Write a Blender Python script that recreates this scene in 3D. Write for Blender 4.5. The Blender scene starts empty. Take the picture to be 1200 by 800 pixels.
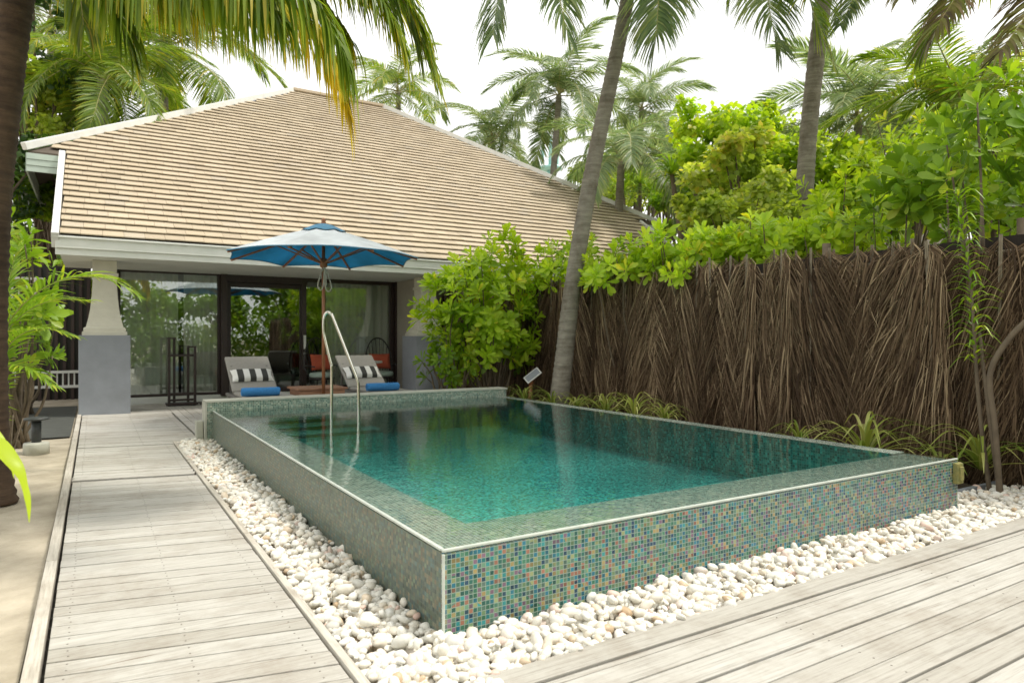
import bpy, bmesh, math, random
import numpy as np
from mathutils import Vector, Matrix
R_ = math.radians
rng = np.random.default_rng(7); random.seed(7)
SC = bpy.context.scene
COL = SC.collection

# ------------------------------------------------------------------ camera
CAMH = 1.25
YAW = R_(31.5)
cam = bpy.data.cameras.new('camera'); camo = bpy.data.objects.new('camera', cam); COL.objects.link(camo)
camo.location = (0, 0, CAMH); camo.rotation_euler = (R_(90), 0, -YAW)
cam.sensor_width = 36; cam.lens = 24.0; cam.clip_start = 0.05; cam.clip_end = 1500
cam.shift_y = -3 / 1200
cam.dof.use_dof = True; cam.dof.focus_distance = 4.6; cam.dof.aperture_fstop = 3.2
SC.camera = camo
# ------------------------------------------------------------------ light
SUN_EL, SUN_AZ = 62, 118      # azimuth clockwise from +Y (so 118 = from +X, a little -Y)
w = bpy.data.worlds.new('World'); SC.world = w; w.use_nodes = True
nt = w.node_tree; nt.nodes.clear()
sky = nt.nodes.new('ShaderNodeTexSky'); sky.sky_type = 'NISHITA'; sky.sun_disc = False
sky.sun_elevation = R_(SUN_EL); sky.sun_rotation = R_(SUN_AZ); sky.air_density = 1.2; sky.dust_density = 4
bw = nt.nodes.new('ShaderNodeRGBToBW'); nt.links.new(sky.outputs[0], bw.inputs[0])
tcw = nt.nodes.new('ShaderNodeTexCoord')
nzw = nt.nodes.new('ShaderNodeTexNoise'); nzw.inputs['Scale'].default_value = 2.2; nzw.inputs['Detail'].default_value = 5
nt.links.new(tcw.outputs['Generated'], nzw.inputs['Vector'])
rw = nt.nodes.new('ShaderNodeMapRange'); rw.inputs[1].default_value = .3; rw.inputs[2].default_value = .7
rw.inputs[3].default_value = 6.0; rw.inputs[4].default_value = 9.0
nt.links.new(nzw.outputs[0], rw.inputs[0])
cl = nt.nodes.new('ShaderNodeMixRGB'); cl.blend_type = 'MULTIPLY'; cl.inputs[0].default_value = 1
cl.inputs[1].default_value = (1, .985, .945, 1); nt.links.new(rw.outputs[0], cl.inputs[2])   # high white cloud veil
mx = nt.nodes.new('ShaderNodeMixRGB'); mx.inputs[0].default_value = .86
nt.links.new(sky.outputs[0], mx.inputs[1]); nt.links.new(cl.outputs[0], mx.inputs[2])
bg = nt.nodes.new('ShaderNodeBackground'); bg.inputs[1].default_value = .12
nt.links.new(mx.outputs[0], bg.inputs[0])
ow = nt.nodes.new('ShaderNodeOutputWorld'); nt.links.new(bg.outputs[0], ow.inputs[0])
sl = bpy.data.lights.new('sun', 'SUN'); sl.energy = 2.0; sl.angle = R_(8); sl.color = (1, .95, .86)
so = bpy.data.objects.new('sun', sl); COL.objects.link(so)
_e, _a = R_(SUN_EL), R_(SUN_AZ)
sd = Vector((math.sin(_a) * math.cos(_e), math.cos(_a) * math.cos(_e), math.sin(_e)))
so.rotation_euler = sd.to_track_quat('Z', 'Y').to_euler(); so.location = sd * 40
SC.view_settings.view_transform = 'Standard'; SC.view_settings.look = 'None'
SC.view_settings.exposure = 0.85; SC.view_settings.gamma = 1
SC.cycles.use_denoising = True
SC.cycles.max_bounces = 10; SC.cycles.transparent_max_bounces = 16; SC.cycles.sample_clamp_indirect = 8
SC.cycles.caustics_refractive = False

# ------------------------------------------------------------------ helpers
FW = Vector((math.sin(YAW), math.cos(YAW), 0)); RT = Vector((math.cos(YAW), -math.sin(YAW), 0))
def at(u, v, d):
    """a sight line from the camera point (in image pixels) and its distance give a place in the garden"""
    return Vector((0, 0, CAMH)) + FW * d + RT * ((u - 600) / 800 * d) + Vector((0, 0, -(v - 397) / 800 * d))

def tag(o, label=None, cat=None, group=None, kind=None):
    if label: o['label'] = label
    if cat: o['category'] = cat
    if group: o['group'] = group
    if kind: o['kind'] = kind
    return o
def empty(name, loc=(0, 0, 0), rz=0, **k):
    o = bpy.data.objects.new(name, None); COL.objects.link(o); o.location = loc; o.rotation_euler = (0, 0, rz)
    o.empty_display_size = .1
    return tag(o, **k)
def copy_tree(o, parent=None):
    c = o.copy(); COL.objects.link(c)
    if parent: c.parent = parent
    for ch in list(o.children): copy_tree(ch, c)
    return c

class MB:
    """collects shapes as numpy blocks; build() links them as ONE mesh object"""
    def __init__(s): s.v = []; s.f = []; s.m = []; s.r = []; s.n = 0; s.sm = []
    def add(s, V, F, mi=0, rnd=None, smooth=False):
        V = np.asarray(V, float).reshape(-1, 3)
        s.v.append(V)
        for f in F: s.f.append([i + s.n for i in f]); s.m.append(mi); s.sm.append(smooth)
        s.r.append(np.full(len(V), random.random() if rnd is None else rnd) if np.isscalar(rnd) or rnd is None else rnd)
        s.n += len(V)
    def box(s, c, d, mi=0, rnd=None, rz=0, bev=0, rot=None):
        x, y, z = [q / 2 for q in d]
        if bev:
            b = min(bev, x * .9, y * .9, z * .9)
            bm = bmesh.new(); bmesh.ops.create_cube(bm, size=2)
            for vv in bm.verts: vv.co = Vector((vv.co.x * x, vv.co.y * y, vv.co.z * z))
            bmesh.ops.bevel(bm, geom=bm.edges[:], offset=b, segments=2, affect='EDGES', profile=.6)
            bm.verts.index_update()
            V = np.array([list(q.co) for q in bm.verts]); F = [[q.index for q in f.verts] for f in bm.faces]; bm.free()
        else:
            V = np.array([(-x, -y, -z), (x, -y, -z), (x, y, -z), (-x, y, -z), (-x, -y, z), (x, -y, z), (x, y, z), (-x, y, z)])
            F = [(0, 3, 2, 1), (4, 5, 6, 7), (0, 1, 5, 4), (1, 2, 6, 5), (2, 3, 7, 6), (3, 0, 4, 7)]
        M = np.array(rot) if rot is not None else np.array(Matrix.Rotation(rz, 3, 'Z'))
        s.add(V @ M.T + np.array(c), F, mi, rnd)
    def bar(s, a, b, wd, th, mi=0, rnd=None, bev=0):
        """a box from point a to point b"""
        a, b = Vector(a), Vector(b); d = b - a
        q = d.to_track_quat('X', 'Z').to_matrix()
        s.box((a + b) / 2, (d.length, wd, th), mi, rnd, rot=q, bev=bev)
    def tube(s, P, r, n=10, mi=0, rnd=None, cap=True, smooth=True):
        P = [Vector(p) for p in P]; rr = r if hasattr(r, '__len__') else [r] * len(P)
        V = []; F = []; up = None
        for i, p in enumerate(P):
            t = (P[min(i + 1, len(P) - 1)] - P[max(i - 1, 0)]).normalized()
            if up is None: up = t.orthogonal().normalized()
            up = (up - t * up.dot(t)).normalized(); q = t.cross(up)
            for k in range(n):
                a = 2 * math.pi * k / n
                V.append(p + (up * math.cos(a) + q * math.sin(a)) * rr[i])
        for i in range(len(P) - 1):
            for k in range(n):
                F.append((i * n + k, i * n + (k + 1) % n, (i + 1) * n + (k + 1) % n, (i + 1) * n + k))
        if cap: F.append(tuple(range(n))[::-1]); F.append(tuple((len(P) - 1) * n + k for k in range(n)))
        s.add([list(v) for v in V], F, mi, rnd, smooth)
    def lathe(s, c, prof, n=24, mi=0, rnd=None):
        s.tube([(c[0], c[1], c[2] + z) for r, z in prof], [max(r, 1e-4) for r, z in prof], n, mi, rnd)
    def build(s, name, mats, parent=None, **k):
        me = bpy.data.meshes.new(name)
        V = np.concatenate(s.v); me.from_pydata(V, [], s.f)
        if not isinstance(mats, (list, tuple)): mats = [mats]
        for m in mats: me.materials.append(m)
        me.polygons.foreach_set('material_index', s.m); me.polygons.foreach_set('use_smooth', s.sm)
        at_ = me.attributes.new('rnd', 'FLOAT', 'POINT'); at_.data.foreach_set('value', np.concatenate(s.r))
        boxuv(me); me.update()
        o = bpy.data.objects.new(name, me); COL.objects.link(o)
        if parent: o.parent = parent
        return tag(o, **k)
def boxuv(me):
    uv = me.uv_layers.new(name='UVMap'); n = len(me.loops)
    vi = np.empty(n, np.int32); me.loops.foreach_get('vertex_index', vi)
    co = np.empty(len(me.vertices) * 3); me.vertices.foreach_get('co', co); co = co.reshape(-1, 3)
    pn = np.empty(len(me.polygons) * 3); me.polygons.foreach_get('normal', pn); pn = np.abs(pn.reshape(-1, 3))
    lt = np.empty(len(me.polygons), np.int32); me.polygons.foreach_get('loop_total', lt)
    ax = np.repeat(np.argmax(pn, 1), lt); p = co[vi]
    u = np.where(ax == 0, p[:, 1], p[:, 0]); v = np.where(ax == 2, p[:, 1], p[:, 2])
    uv.data.foreach_set('uv', np.stack([u, v], 1).ravel())
def fastmesh(name, V, quads, rnd, mats, parent=None, smooth=False, mi=None, **k):
    """V (n,3), quads (m,3 or 4) numpy arrays"""
    me = bpy.data.meshes.new(name); q = quads.shape[1]
    me.vertices.add(len(V)); me.vertices.foreach_set('co', V.ravel())
    me.loops.add(quads.size); me.loops.foreach_set('vertex_index', quads.ravel().astype(np.int32))
    me.polygons.add(len(quads)); me.polygons.foreach_set('loop_start', np.arange(len(quads), dtype=np.int32) * q)
    me.polygons.foreach_set('loop_total', np.full(len(quads), q, np.int32))
    if smooth: me.polygons.foreach_set('use_smooth', np.ones(len(quads), bool))
    if not isinstance(mats, (list, tuple)): mats = [mats]
    for m in mats: me.materials.append(m)
    if mi is not None: me.polygons.foreach_set('material_index', mi.astype(np.int32))
    a = me.attributes.new('rnd', 'FLOAT', 'POINT'); a.data.foreach_set('value', rnd.astype(float))
    me.update(calc_edges=True); me.validate()
    o = bpy.data.objects.new(name, me); COL.objects.link(o)
    if parent: o.parent = parent
    return tag(o, **k)
def norm(a): return a / np.maximum(np.linalg.norm(a, axis=-1, keepdims=True), 1e-9)
def frames(X, U):
    """rotation matrices whose columns are the axis X, the side and the normal nearest U"""
    X = norm(X); Y = norm(np.cross(U, X)); Z = np.cross(X, Y)
    return np.stack([X, Y, Z], -1)
def scatter(TV, TF, M, T, S):
    """copies of a template as one array block"""
    N = len(T); V = np.einsum('nij,kj->nki', M, TV) * (S[:, None, None] if S.ndim == 1 else S[:, None, :]) + T[:, None, :]
    F = TF[None] + (np.arange(N) * len(TV))[:, None, None]
    return V.reshape(-1, 3), F.reshape(-1, TF.shape[1])
def leaf_tpl(width=.42, rows=5, curl=.12, fold=.10, shape='obovate'):
    V = []; F = []
    for i in range(rows):
        t = i / (rows - 1)
        if shape == 'obovate': wd = (math.sin(min(1, t * .62 + .03) * math.pi) if t < .8 else math.sin(.526 * math.pi) * math.sqrt(max(0, 1 - ((t - .8) / .215) ** 2))) * (0.25 + .75 * t if t < .8 else 1)
        elif shape == 'round': wd = math.sqrt(max(0, 1 - (2 * t - 1) ** 2)) * .96 + .05
        else: wd = (1 - t) ** .6 * min(1, t * 6 + .5)
        wd = max(wd, .06) * width / 2
        z = -curl * (t ** 2) + .03 * t
        V += [(t, -wd, z + fold * wd * 2), (t, 0, z), (t, wd, z + fold * wd * 2)]
    for i in range(rows - 1):
        a = i * 3; F += [(a, a + 3, a + 4, a + 1), (a + 1, a + 4, a + 5, a + 2)]
    return np.array(V), np.array(F)

# ------------------------------------------------------------------ materials
def newmat(name):
    m = bpy.data.materials.new(name); m.use_nodes = True; t = m.node_tree
    return m, t, t.nodes['Principled BSDF'], t.nodes['Material Output']
def N(t, typ, **kw):
    n = t.nodes.new(typ)
    for k, v in kw.items():
        if k.startswith('i_'): n.inputs[int(k[2:])].default_value = v
        else: setattr(n, k, v)
    return n
def ramp(t, stops, fac=None, const=False):
    n = t.nodes.new('ShaderNodeValToRGB'); cr = n.color_ramp
    if const: cr.interpolation = 'CONSTANT'
    while len(cr.elements) < len(stops): cr.elements.new(.5)
    for e, (p, c) in zip(cr.elements, stops): e.position = p; e.color = (*c, 1)
    if fac is not None: t.links.new(fac, n.inputs[0])
    return n
def coords(t, kind='Object', scale=(1, 1, 1), rnd_off=False):
    tc = N(t, 'ShaderNodeTexCoord'); mp = N(t, 'ShaderNodeMapping'); mp.inputs['Scale'].default_value = scale
    if rnd_off:
        a = N(t, 'ShaderNodeAttribute', attribute_name='rnd'); mu = N(t, 'ShaderNodeMath', operation='MULTIPLY', i_1=37.0)
        t.links.new(a.outputs['Fac'], mu.inputs[0]); ad = N(t, 'ShaderNodeVectorMath', operation='ADD')
        t.links.new(tc.outputs[kind], ad.inputs[0]); t.links.new(mu.outputs[0], ad.inputs[1]); t.links.new(ad.outputs[0], mp.inputs[0])
    else: t.links.new(tc.outputs[kind], mp.inputs[0])
    return mp.outputs[0]
def noise(t, vec, scale=5, detail=5, rough=.6):
    n = N(t, 'ShaderNodeTexNoise'); n.inputs['Scale'].default_value = scale; n.inputs['Detail'].default_value = detail
    n.inputs['Roughness'].default_value = rough; t.links.new(vec, n.inputs['Vector']); return n.outputs[0]
def mul(t, a, b, fac=1.0, mode='MULTIPLY'):
    n = N(t, 'ShaderNodeMixRGB', blend_type=mode); n.inputs[0].default_value = fac
    for s, i in ((a, 1), (b, 2)):
        if isinstance(s, tuple): n.inputs[i].default_value = (*s, 1)
        else: t.links.new(s, n.inputs[i])
    return n.outputs[0]
def bump(t, h, pb, strength=.3, dist=.01):
    b = N(t, 'ShaderNodeBump'); b.inputs['Strength'].default_value = strength; b.inputs['Distance'].default_value = dist
    t.links.new(h, b.inputs['Height']); t.links.new(b.outputs[0], pb.inputs['Normal'])
def simple(name, c1, c2=None, scale=6, rough=.6, bmp=.15, stretch=(1, 1, 1), metal=0, rnd=0, coat=0, bd=.01):
    m, t, p, o = newmat(name); c2 = c2 or tuple(q * .8 for q in c1)
    v = coords(t, 'Object', stretch, rnd > 0); n = noise(t, v, scale)
    c = ramp(t, [(.3, c2), (.7, c1)], n).outputs[0]
    if rnd:
        a = N(t, 'ShaderNodeAttribute', attribute_name='rnd'); r = ramp(t, [(0, (1 - rnd,) * 3), (1, (1 + rnd * .4,) * 3)], a.outputs['Fac'])
        c = mul(t, c, r.outputs[0])
    t.links.new(c, p.inputs['Base Color']); p.inputs['Roughness'].default_value = rough; p.inputs['Metallic'].default_value = metal
    p.inputs['Coat Weight'].default_value = coat
    if bmp: bump(t, noise(t, v, scale * 6), p, bmp, bd)
    return m
def leafmat(name, stops, trans=.45, tcol=(1.0, 1.0, .35), rough=.42, spec=.5):
    m, t, p, o = newmat(name)
    a = N(t, 'ShaderNodeAttribute', attribute_name='rnd'); c = ramp(t, stops, a.outputs['Fac']).outputs[0]
    v = coords(t, 'Object'); c = mul(t, c, ramp(t, [(.3, (.75, .75, .75)), (.7, (1.15, 1.15, 1.15))], noise(t, v, 1.6, 3)).outputs[0])
    t.links.new(c, p.inputs['Base Color']); p.inputs['Roughness'].default_value = rough; p.inputs['Specular IOR Level'].default_value = spec
    tr = N(t, 'ShaderNodeBsdfTranslucent'); t.links.new(mul(t, c, tcol, 1), tr.inputs[0])
    tr2 = N(t, 'ShaderNodeMixShader'); tr2.inputs[0].default_value = trans
    t.links.new(p.outputs[0], tr2.inputs[1]); t.links.new(tr.outputs[0], tr2.inputs[2]); t.links.new(tr2.outputs[0], o.inputs[0])
    return m
def mosaic(name, palette, grout, cell=.021, film=420, rough=.15, low=None, mott=.5):
    m, t, p, o = newmat(name)
    tc = N(t, 'ShaderNodeTexCoord'); sc = N(t, 'ShaderNodeVectorMath', operation='SCALE'); sc.inputs[3].default_value = 1 / cell
    t.links.new(tc.outputs['UV'], sc.inputs[0])
    fl = N(t, 'ShaderNodeVectorMath', operation='FLOOR'); fr = N(t, 'ShaderNodeVectorMath', operation='FRACTION')
    t.links.new(sc.outputs[0], fl.inputs[0]); t.links.new(sc.outputs[0], fr.inputs[0])
    wn = N(t, 'ShaderNodeTexWhiteNoise', noise_dimensions='2D'); t.links.new(fl.outputs[0], wn.inputs[0])
    # big soft patches shift the share of each glass colour
    big = noise(t, tc.outputs['UV'], 1.7, 3)
    sh = N(t, 'ShaderNodeMath', operation='MULTIPLY_ADD', i_1=mott, i_2=-mott / 2); t.links.new(big, sh.inputs[0])
    ad = N(t, 'ShaderNodeMath', operation='ADD'); t.links.new(wn.outputs[0], ad.inputs[0]); t.links.new(sh.outputs[0], ad.inputs[1])
    wr = N(t, 'ShaderNodeMath', operation='FRACT'); t.links.new(ad.outputs[0], wr.inputs[0])
    n = len(palette); c = ramp(t, [(i / n, q) for i, q in enumerate(palette)], wr.outputs[0], True).outputs[0]
    # a second random value varies each tessera
    w2 = N(t, 'ShaderNodeTexWhiteNoise', noise_dimensions='3D'); o2 = N(t, 'ShaderNodeVectorMath', operation='ADD'); o2.inputs[1].default_value = (7.3, 3.1, 9.7)
    t.links.new(fl.outputs[0], o2.inputs[0]); t.links.new(o2.outputs[0], w2.inputs[0])
    c = mul(t, c, ramp(t, [(0, (.6, .6, .6)), (1, (1.3, 1.3, 1.3))], w2.outputs[0]).outputs[0])
    ab = N(t, 'ShaderNodeVectorMath', operation='SUBTRACT'); ab.inputs[1].default_value = (.5, .5, .5); t.links.new(fr.outputs[0], ab.inputs[0])
    aa = N(t, 'ShaderNodeVectorMath', operation='ABSOLUTE'); t.links.new(ab.outputs[0], aa.inputs[0])
    sx = N(t, 'ShaderNodeSeparateXYZ'); t.links.new(aa.outputs[0], sx.inputs[0])
    mm = N(t, 'ShaderNodeMath', operation='MAXIMUM'); t.links.new(sx.outputs[0], mm.inputs[0]); t.links.new(sx.outputs[1], mm.inputs[1])
    g = N(t, 'ShaderNodeMath', operation='GREATER_THAN', i_1=.43); t.links.new(mm.outputs[0], g.inputs[0])
    mxn = N(t, 'ShaderNodeMixRGB'); t.links.new(g.outputs[0], mxn.inputs[0]); t.links.new(c, mxn.inputs[1]); mxn.inputs[2].default_value = (*grout, 1)
    t.links.new(mxn.outputs[0], p.inputs['Base Color'])
    rr = N(t, 'ShaderNodeMath', operation='MULTIPLY_ADD', i_1=.6, i_2=rough); t.links.new(g.outputs[0], rr.inputs[0]); t.links.new(rr.outputs[0], p.inputs['Roughness'])
    p.inputs['Thin Film Thickness'].default_value = film; p.inputs['Thin Film IOR'].default_value = 1.6
    # bump lifts the tesserae evenly above the grout
    nm = N(t, 'ShaderNodeBump'); nm.inputs['Strength'].default_value = .35; nm.inputs['Distance'].default_value = .002
    iv = N(t, 'ShaderNodeMath', operation='SUBTRACT', i_0=1.0); t.links.new(g.outputs[0], iv.inputs[1])
    t.links.new(iv.outputs[0], nm.inputs['Height']); t.links.new(nm.outputs[0], p.inputs['Normal'])
    return m

M = {}
# woods
def plankmat(name, stretch, c1, c2, c3):
    m, t, p, o = newmat(name)
    v = coords(t, 'Object', stretch, True)
    g = noise(t, v, 3, 8, .7); c = ramp(t, [(.25, c3), (.48, c2), (.7, c1)], g).outputs[0]
    a = N(t, 'ShaderNodeAttribute', attribute_name='rnd')
    c = mul(t, c, ramp(t, [(0, (.86, .84, .81)), (.5, (1, .99, .98)), (1, (1.06, 1.06, 1.06))], a.outputs['Fac']).outputs[0])
    v2 = coords(t, 'Object', (1, 1, 1)); st = ramp(t, [(.36, (.60, .53, .46)), (.52, (1, 1, 1))], noise(t, v2, 1.4, 7, .75)).outputs[0]
    c = mul(t, c, st, .5)
    vk = coords(t, 'Object', tuple(q / 8 for q in stretch), True)
    kn = ramp(t, [(.26, (.5, .42, .36)), (.33, (1, 1, 1))], noise(t, vk, 9, 2)).outputs[0]; c = mul(t, c, kn, .7)
    t.links.new(c, p.inputs['Base Color']); p.inputs['Roughness'].default_value = .7
    bump(t, g, p, .35, .004)
    return m
M['plank_x'] = plankmat('weathered_plank', (1.2, 30, 30), (.50, .49, .45), (.425, .41, .37), (.25, .235, .205))
M['plank_y'] = plankmat('weathered_edging', (26, 1.2, 26), (.58, .55, .48), (.47, .44, .38), (.30, .27, .22))
M['nail'] = simple('nail_metal', (.22, .20, .17), rough=.6)
M['gap'] = simple('under_deck', (.05, .045, .035), rough=.9)
M['teak'] = simple('oiled_teak', (.36, .15, .065), (.22, .085, .035), 3, .45, .1, (6, 6, 1))
M['teak_h'] = simple('table_teak', (.42, .22, .13), (.28, .13, .07), 4, .5, .15, (2, 14, 14), rnd=.2)
M['darkwood'] = simple('dark_stained_wood', (.045, .028, .024), (.028, .017, .015), 5, .4, .08, (8, 8, 1))
M['blackwood'] = simple('black_lacquer', (.02, .017, .015), rough=.35)
# house
M['render_white'] = simple('white_painted_boards', (.74, .75, .70), (.66, .68, .62), 4, .6, .1)
M['capital'] = simple('cream_plaster', (.62, .60, .50), (.54, .52, .43), 5, .75, .2)
M['grey_paint'] = simple('grey_plaster', (.26, .28, .31), (.205, .218, .235), 2.2, .7, .2)
M['beige'] = simple('taupe_plaster', (.36, .33, .27), (.31, .28, .23), 3, .75, .15)
M['greenboard'] = simple('pale_green_board', (.46, .54, .47), (.40, .48, .42), 3, .6, .1)
M['tile_edge'] = simple('white_flashing', (.70, .70, .66), (.6, .6, .57), 5, .55, .1)
def rooftile():
    m, t, p, o = newmat('flat_roof_tile')
    a = N(t, 'ShaderNodeAttribute', attribute_name='rnd')
    c = ramp(t, [(0, (.39, .325, .23)), (.15, (.44, .37, .265)), (.6, (.445, .37, .26)), (.9, (.48, .40, .29)), (1, (.41, .355, .27))], a.outputs['Fac']).outputs[0]
    v = coords(t, 'Object', (1, 1, 1)); c = mul(t, c, ramp(t, [(.35, (.78, .75, .72)), (.6, (1.05, 1.05, 1.05))], noise(t, v, .35, 6, .6)).outputs[0], .45)
    v2 = coords(t, 'Object', (14, 3, 3), True); n2 = noise(t, v2, 4, 6, .7); c = mul(t, c, ramp(t, [(.3, (.82, .8, .78)), (.65, (1.06, 1.06, 1.06))], n2).outputs[0], .6)
    t.links.new(c, p.inputs['Base Color']); p.inputs['Roughness'].default_value = .8; bump(t, n2, p, .3, .004)
    return m
M['rooftile'] = rooftile()
M['roofdeck'] = simple('roof_underlay', (.10, .08, .06), rough=.9)
M['curtain'] = simple('sheer_curtain', (.80, .80, .72), (.68, .68, .60), 2, .8, .1, (10, 10, .3))
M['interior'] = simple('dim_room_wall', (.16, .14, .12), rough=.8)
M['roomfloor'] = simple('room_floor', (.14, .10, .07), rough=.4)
def glassmat(name, refl, tint):
    m, t, p, o = newmat(name); t.nodes.remove(p)
    tr = N(t, 'ShaderNodeBsdfTransparent'); tr.inputs[0].default_value = (*tint, 1)
    gl = N(t, 'ShaderNodeBsdfGlossy'); gl.inputs['Roughness'].default_value = .0; gl.inputs[0].default_value = (.9, .95, .95, 1)
    fr = N(t, 'ShaderNodeFresnel'); fr.inputs[0].default_value = 1.5
    ad = N(t, 'ShaderNodeMath', operation='ADD', i_1=refl, use_clamp=True); t.links.new(fr.outputs[0], ad.inputs[0])
    mx = N(t, 'ShaderNodeMixShader'); t.links.new(ad.outputs[0], mx.inputs[0]); t.links.new(tr.outputs[0], mx.inputs[1]); t.links.new(gl.outputs[0], mx.inputs[2])
    v = coords(t, 'Object'); b = N(t, 'ShaderNodeBump'); b.inputs['Strength'].default_value = .03; b.inputs['Distance'].default_value = .02
    t.links.new(noise(t, v, .8, 2), b.inputs['Height']); t.links.new(b.outputs[0], gl.inputs['Normal'])
    t.links.new(mx.outputs[0], o.inputs[0]); return m
M['glass'] = glassmat('solar_glass', .13, (.93, .95, .92))
# pool
M['mos_front'] = mosaic('iridescent_mosaic', [tuple(q * .86 + w_ * .14 for q, w_ in zip(c_, (.11, .19, .14))) for c_ in [(.02, .09, .08), (.08, .19, .13), (.17, .25, .12), (.03, .24, .26), (.36, .24, .09), (.34, .12, .08), (.12, .19, .15), (.015, .03, .10), (.22, .10, .18), (.05, .17, .10), (.13, .24, .16), (.28, .29, .13), (.09, .12, .11), (.02, .15, .25)]], (.30, .36, .31), .0206)
M['mos_side'] = mosaic('shaded_side_mosaic', [(.07, .10, .075), (.11, .135, .095), (.16, .155, .10), (.09, .125, .105), (.16, .13, .08), (.07, .10, .085), (.12, .17, .11), (.07, .13, .125)], (.17, .20, .16), .0206, mott=.3, film=0, rough=.35)  # duller copy of the front mosaic; shade and grazing view put into its colours
M['mos_rim'] = mosaic('pale_green_mosaic', [(.17, .22, .18), (.24, .29, .23), (.31, .33, .27), (.20, .26, .22), (.12, .18, .16), (.37, .37, .30)], (.42, .48, .42), .0206)
M['mos_pool'] = mosaic('teal_pool_mosaic', [(.02, .25, .23), (.03, .35, .33), (.06, .48, .44), (.03, .30, .29), (.10, .58, .52), (.02, .18, .18)], (.13, .45, .42), .022)
M['rim'] = simple('wet_white_grout_edge', (.62, .66, .60), (.45, .5, .45), 12, .2, .1)
M['coping'] = simple('cement_coping', (.50, .50, .43), (.40, .40, .34), 8, .6, .2)
def watermat():
    m, t, p, o = newmat('pool_water'); t.nodes.remove(p)
    tr = N(t, 'ShaderNodeBsdfTransparent'); tr.inputs[0].default_value = (.88, .98, .96, 1)
    gl = N(t, 'ShaderNodeBsdfGlossy'); gl.inputs['Roughness'].default_value = .0
    fr = N(t, 'ShaderNodeFresnel'); fr.inputs[0].default_value = 1.33
    v = coords(t, 'Object', (1, 1, 1)); n1 = noise(t, v, 7, 3, .55); n2 = noise(t, v, 24, 3, .6)
    ad = N(t, 'ShaderNodeMath', operation='MULTIPLY_ADD', i_1=.25); t.links.new(n2, ad.inputs[0]); t.links.new(n1, ad.inputs[2])
    b = N(t, 'ShaderNodeBump'); b.inputs['Strength'].default_value = .42; b.inputs['Distance'].default_value = .005; t.links.new(ad.outputs[0], b.inputs['Height'])
    t.links.new(b.outputs[0], gl.inputs['Normal']); t.links.new(b.outputs[0], fr.inputs['Normal'])
    bo = N(t, 'ShaderNodeMath', operation='MULTIPLY', i_1=1.5, use_clamp=True); t.links.new(fr.outputs[0], bo.inputs[0])
    mx = N(t, 'ShaderNodeMixShader'); t.links.new(bo.outputs[0], mx.inputs[0]); t.links.new(tr.outputs[0], mx.inputs[1]); t.links.new(gl.outputs[0], mx.inputs[2])
    t.links.new(mx.outputs[0], o.inputs[0]); return m
M['water'] = watermat()
M['steel'] = simple('polished_steel', (.72, .70, .64), (.66, .64, .58), 4, .16, .0, metal=1)
M['brass'] = simple('mossy_brass', (.30, .26, .08), (.14, .16, .06), 25, .6, .3)
# ground
M['sand'] = simple('pale_coral_sand', (.50, .44, .34), (.30, .26, .19), 3.2, .95, .7, bd=.02)
M['soil'] = simple('leaf_litter_soil', (.10, .075, .05), (.05, .038, .026), 7, .95, .6, bd=.02)
def pebmat():
    m, t, p, o = newmat('white_pebble'); a = N(t, 'ShaderNodeAttribute', attribute_name='rnd')
    c = ramp(t, [(0, (.52, .38, .24)), (.03, (.64, .52, .38)), (.09, (.70, .64, .54)), (.4, (.74, .715, .64)), (.8, (.80, .785, .73)), (.95, (.60, .59, .54)), (1, (.70, .50, .42))], a.outputs['Fac']).outputs[0]
    v = coords(t, 'Object', (1, 1, 1), True); c = mul(t, c, ramp(t, [(.3, (.84, .82, .78)), (.6, (1.03, 1.03, 1.03))], noise(t, v, 22, 5)).outputs[0])
    t.links.new(c, p.inputs['Base Color']); p.inputs['Roughness'].default_value = .55; return m
M['pebble'] = pebmat()
# fabric
M['canopy_out'] = leafmat('near_white_canvas', [(0, (.86, .90, .91)), (1, (.88, .92, .92))], .22, (1, 1, 1), .85, .2)  # near-white outer shell over the separate blue inner shell
M['canopy_in'] = leafmat('blue_canvas_lining', [(0, (.05, .34, .58)), (1, (.05, .36, .62))], .5, (.9, 1, 1.1), .8, .2)
M['vent'] = simple('blue_vent_canvas', (.10, .28, .42), (.08, .22, .36), 6, .85, .1)
M['rope'] = simple('cotton_rope', (.55, .52, .42), rough=.9)
M['lounger'] = simple('grey_sling_mesh', (.30, .285, .255), (.26, .245, .215), 30, .8, .2)
M['loungerframe'] = simple('grey_rattan_frame', (.16, .15, .135), rough=.7)
M['lampgrey'] = simple('dark_grey_lamp_paint', (.05, .055, .055), rough=.5)
M['towel'] = simple('blue_terry_towel', (.06, .27, .60), (.04, .20, .50), 40, .95, .6)
M['red'] = simple('rust_red_cushion', (.40, .08, .035), (.32, .06, .03), 9, .9, .2)
M['paleseat'] = simple('pale_green_pad', (.34, .42, .36), (.28, .36, .31), 9, .9, .2)
M['tabletop'] = simple('pale_stone_top', (.55, .55, .50), rough=.4)
def stripe():
    m, t, p, o = newmat('striped_canvas'); tc = N(t, 'ShaderNodeTexCoord'); sx = N(t, 'ShaderNodeSeparateXYZ'); t.links.new(tc.outputs['Object'], sx.inputs[0])
    k = N(t, 'ShaderNodeMath', operation='MULTIPLY_ADD', i_1=1 / .19, i_2=.25); t.links.new(sx.outputs[0], k.inputs[0])
    f = N(t, 'ShaderNodeMath', operation='FRACT'); t.links.new(k.outputs[0], f.inputs[0])
    c = ramp(t, [(0, (.045, .045, .04)), (.5, (.72, .71, .67))], f.outputs[0], True)
    t.links.new(c.outputs[0], p.inputs['Base Color']); p.inputs['Roughness'].default_value = .9; return m
M['stripe'] = stripe()
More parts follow.
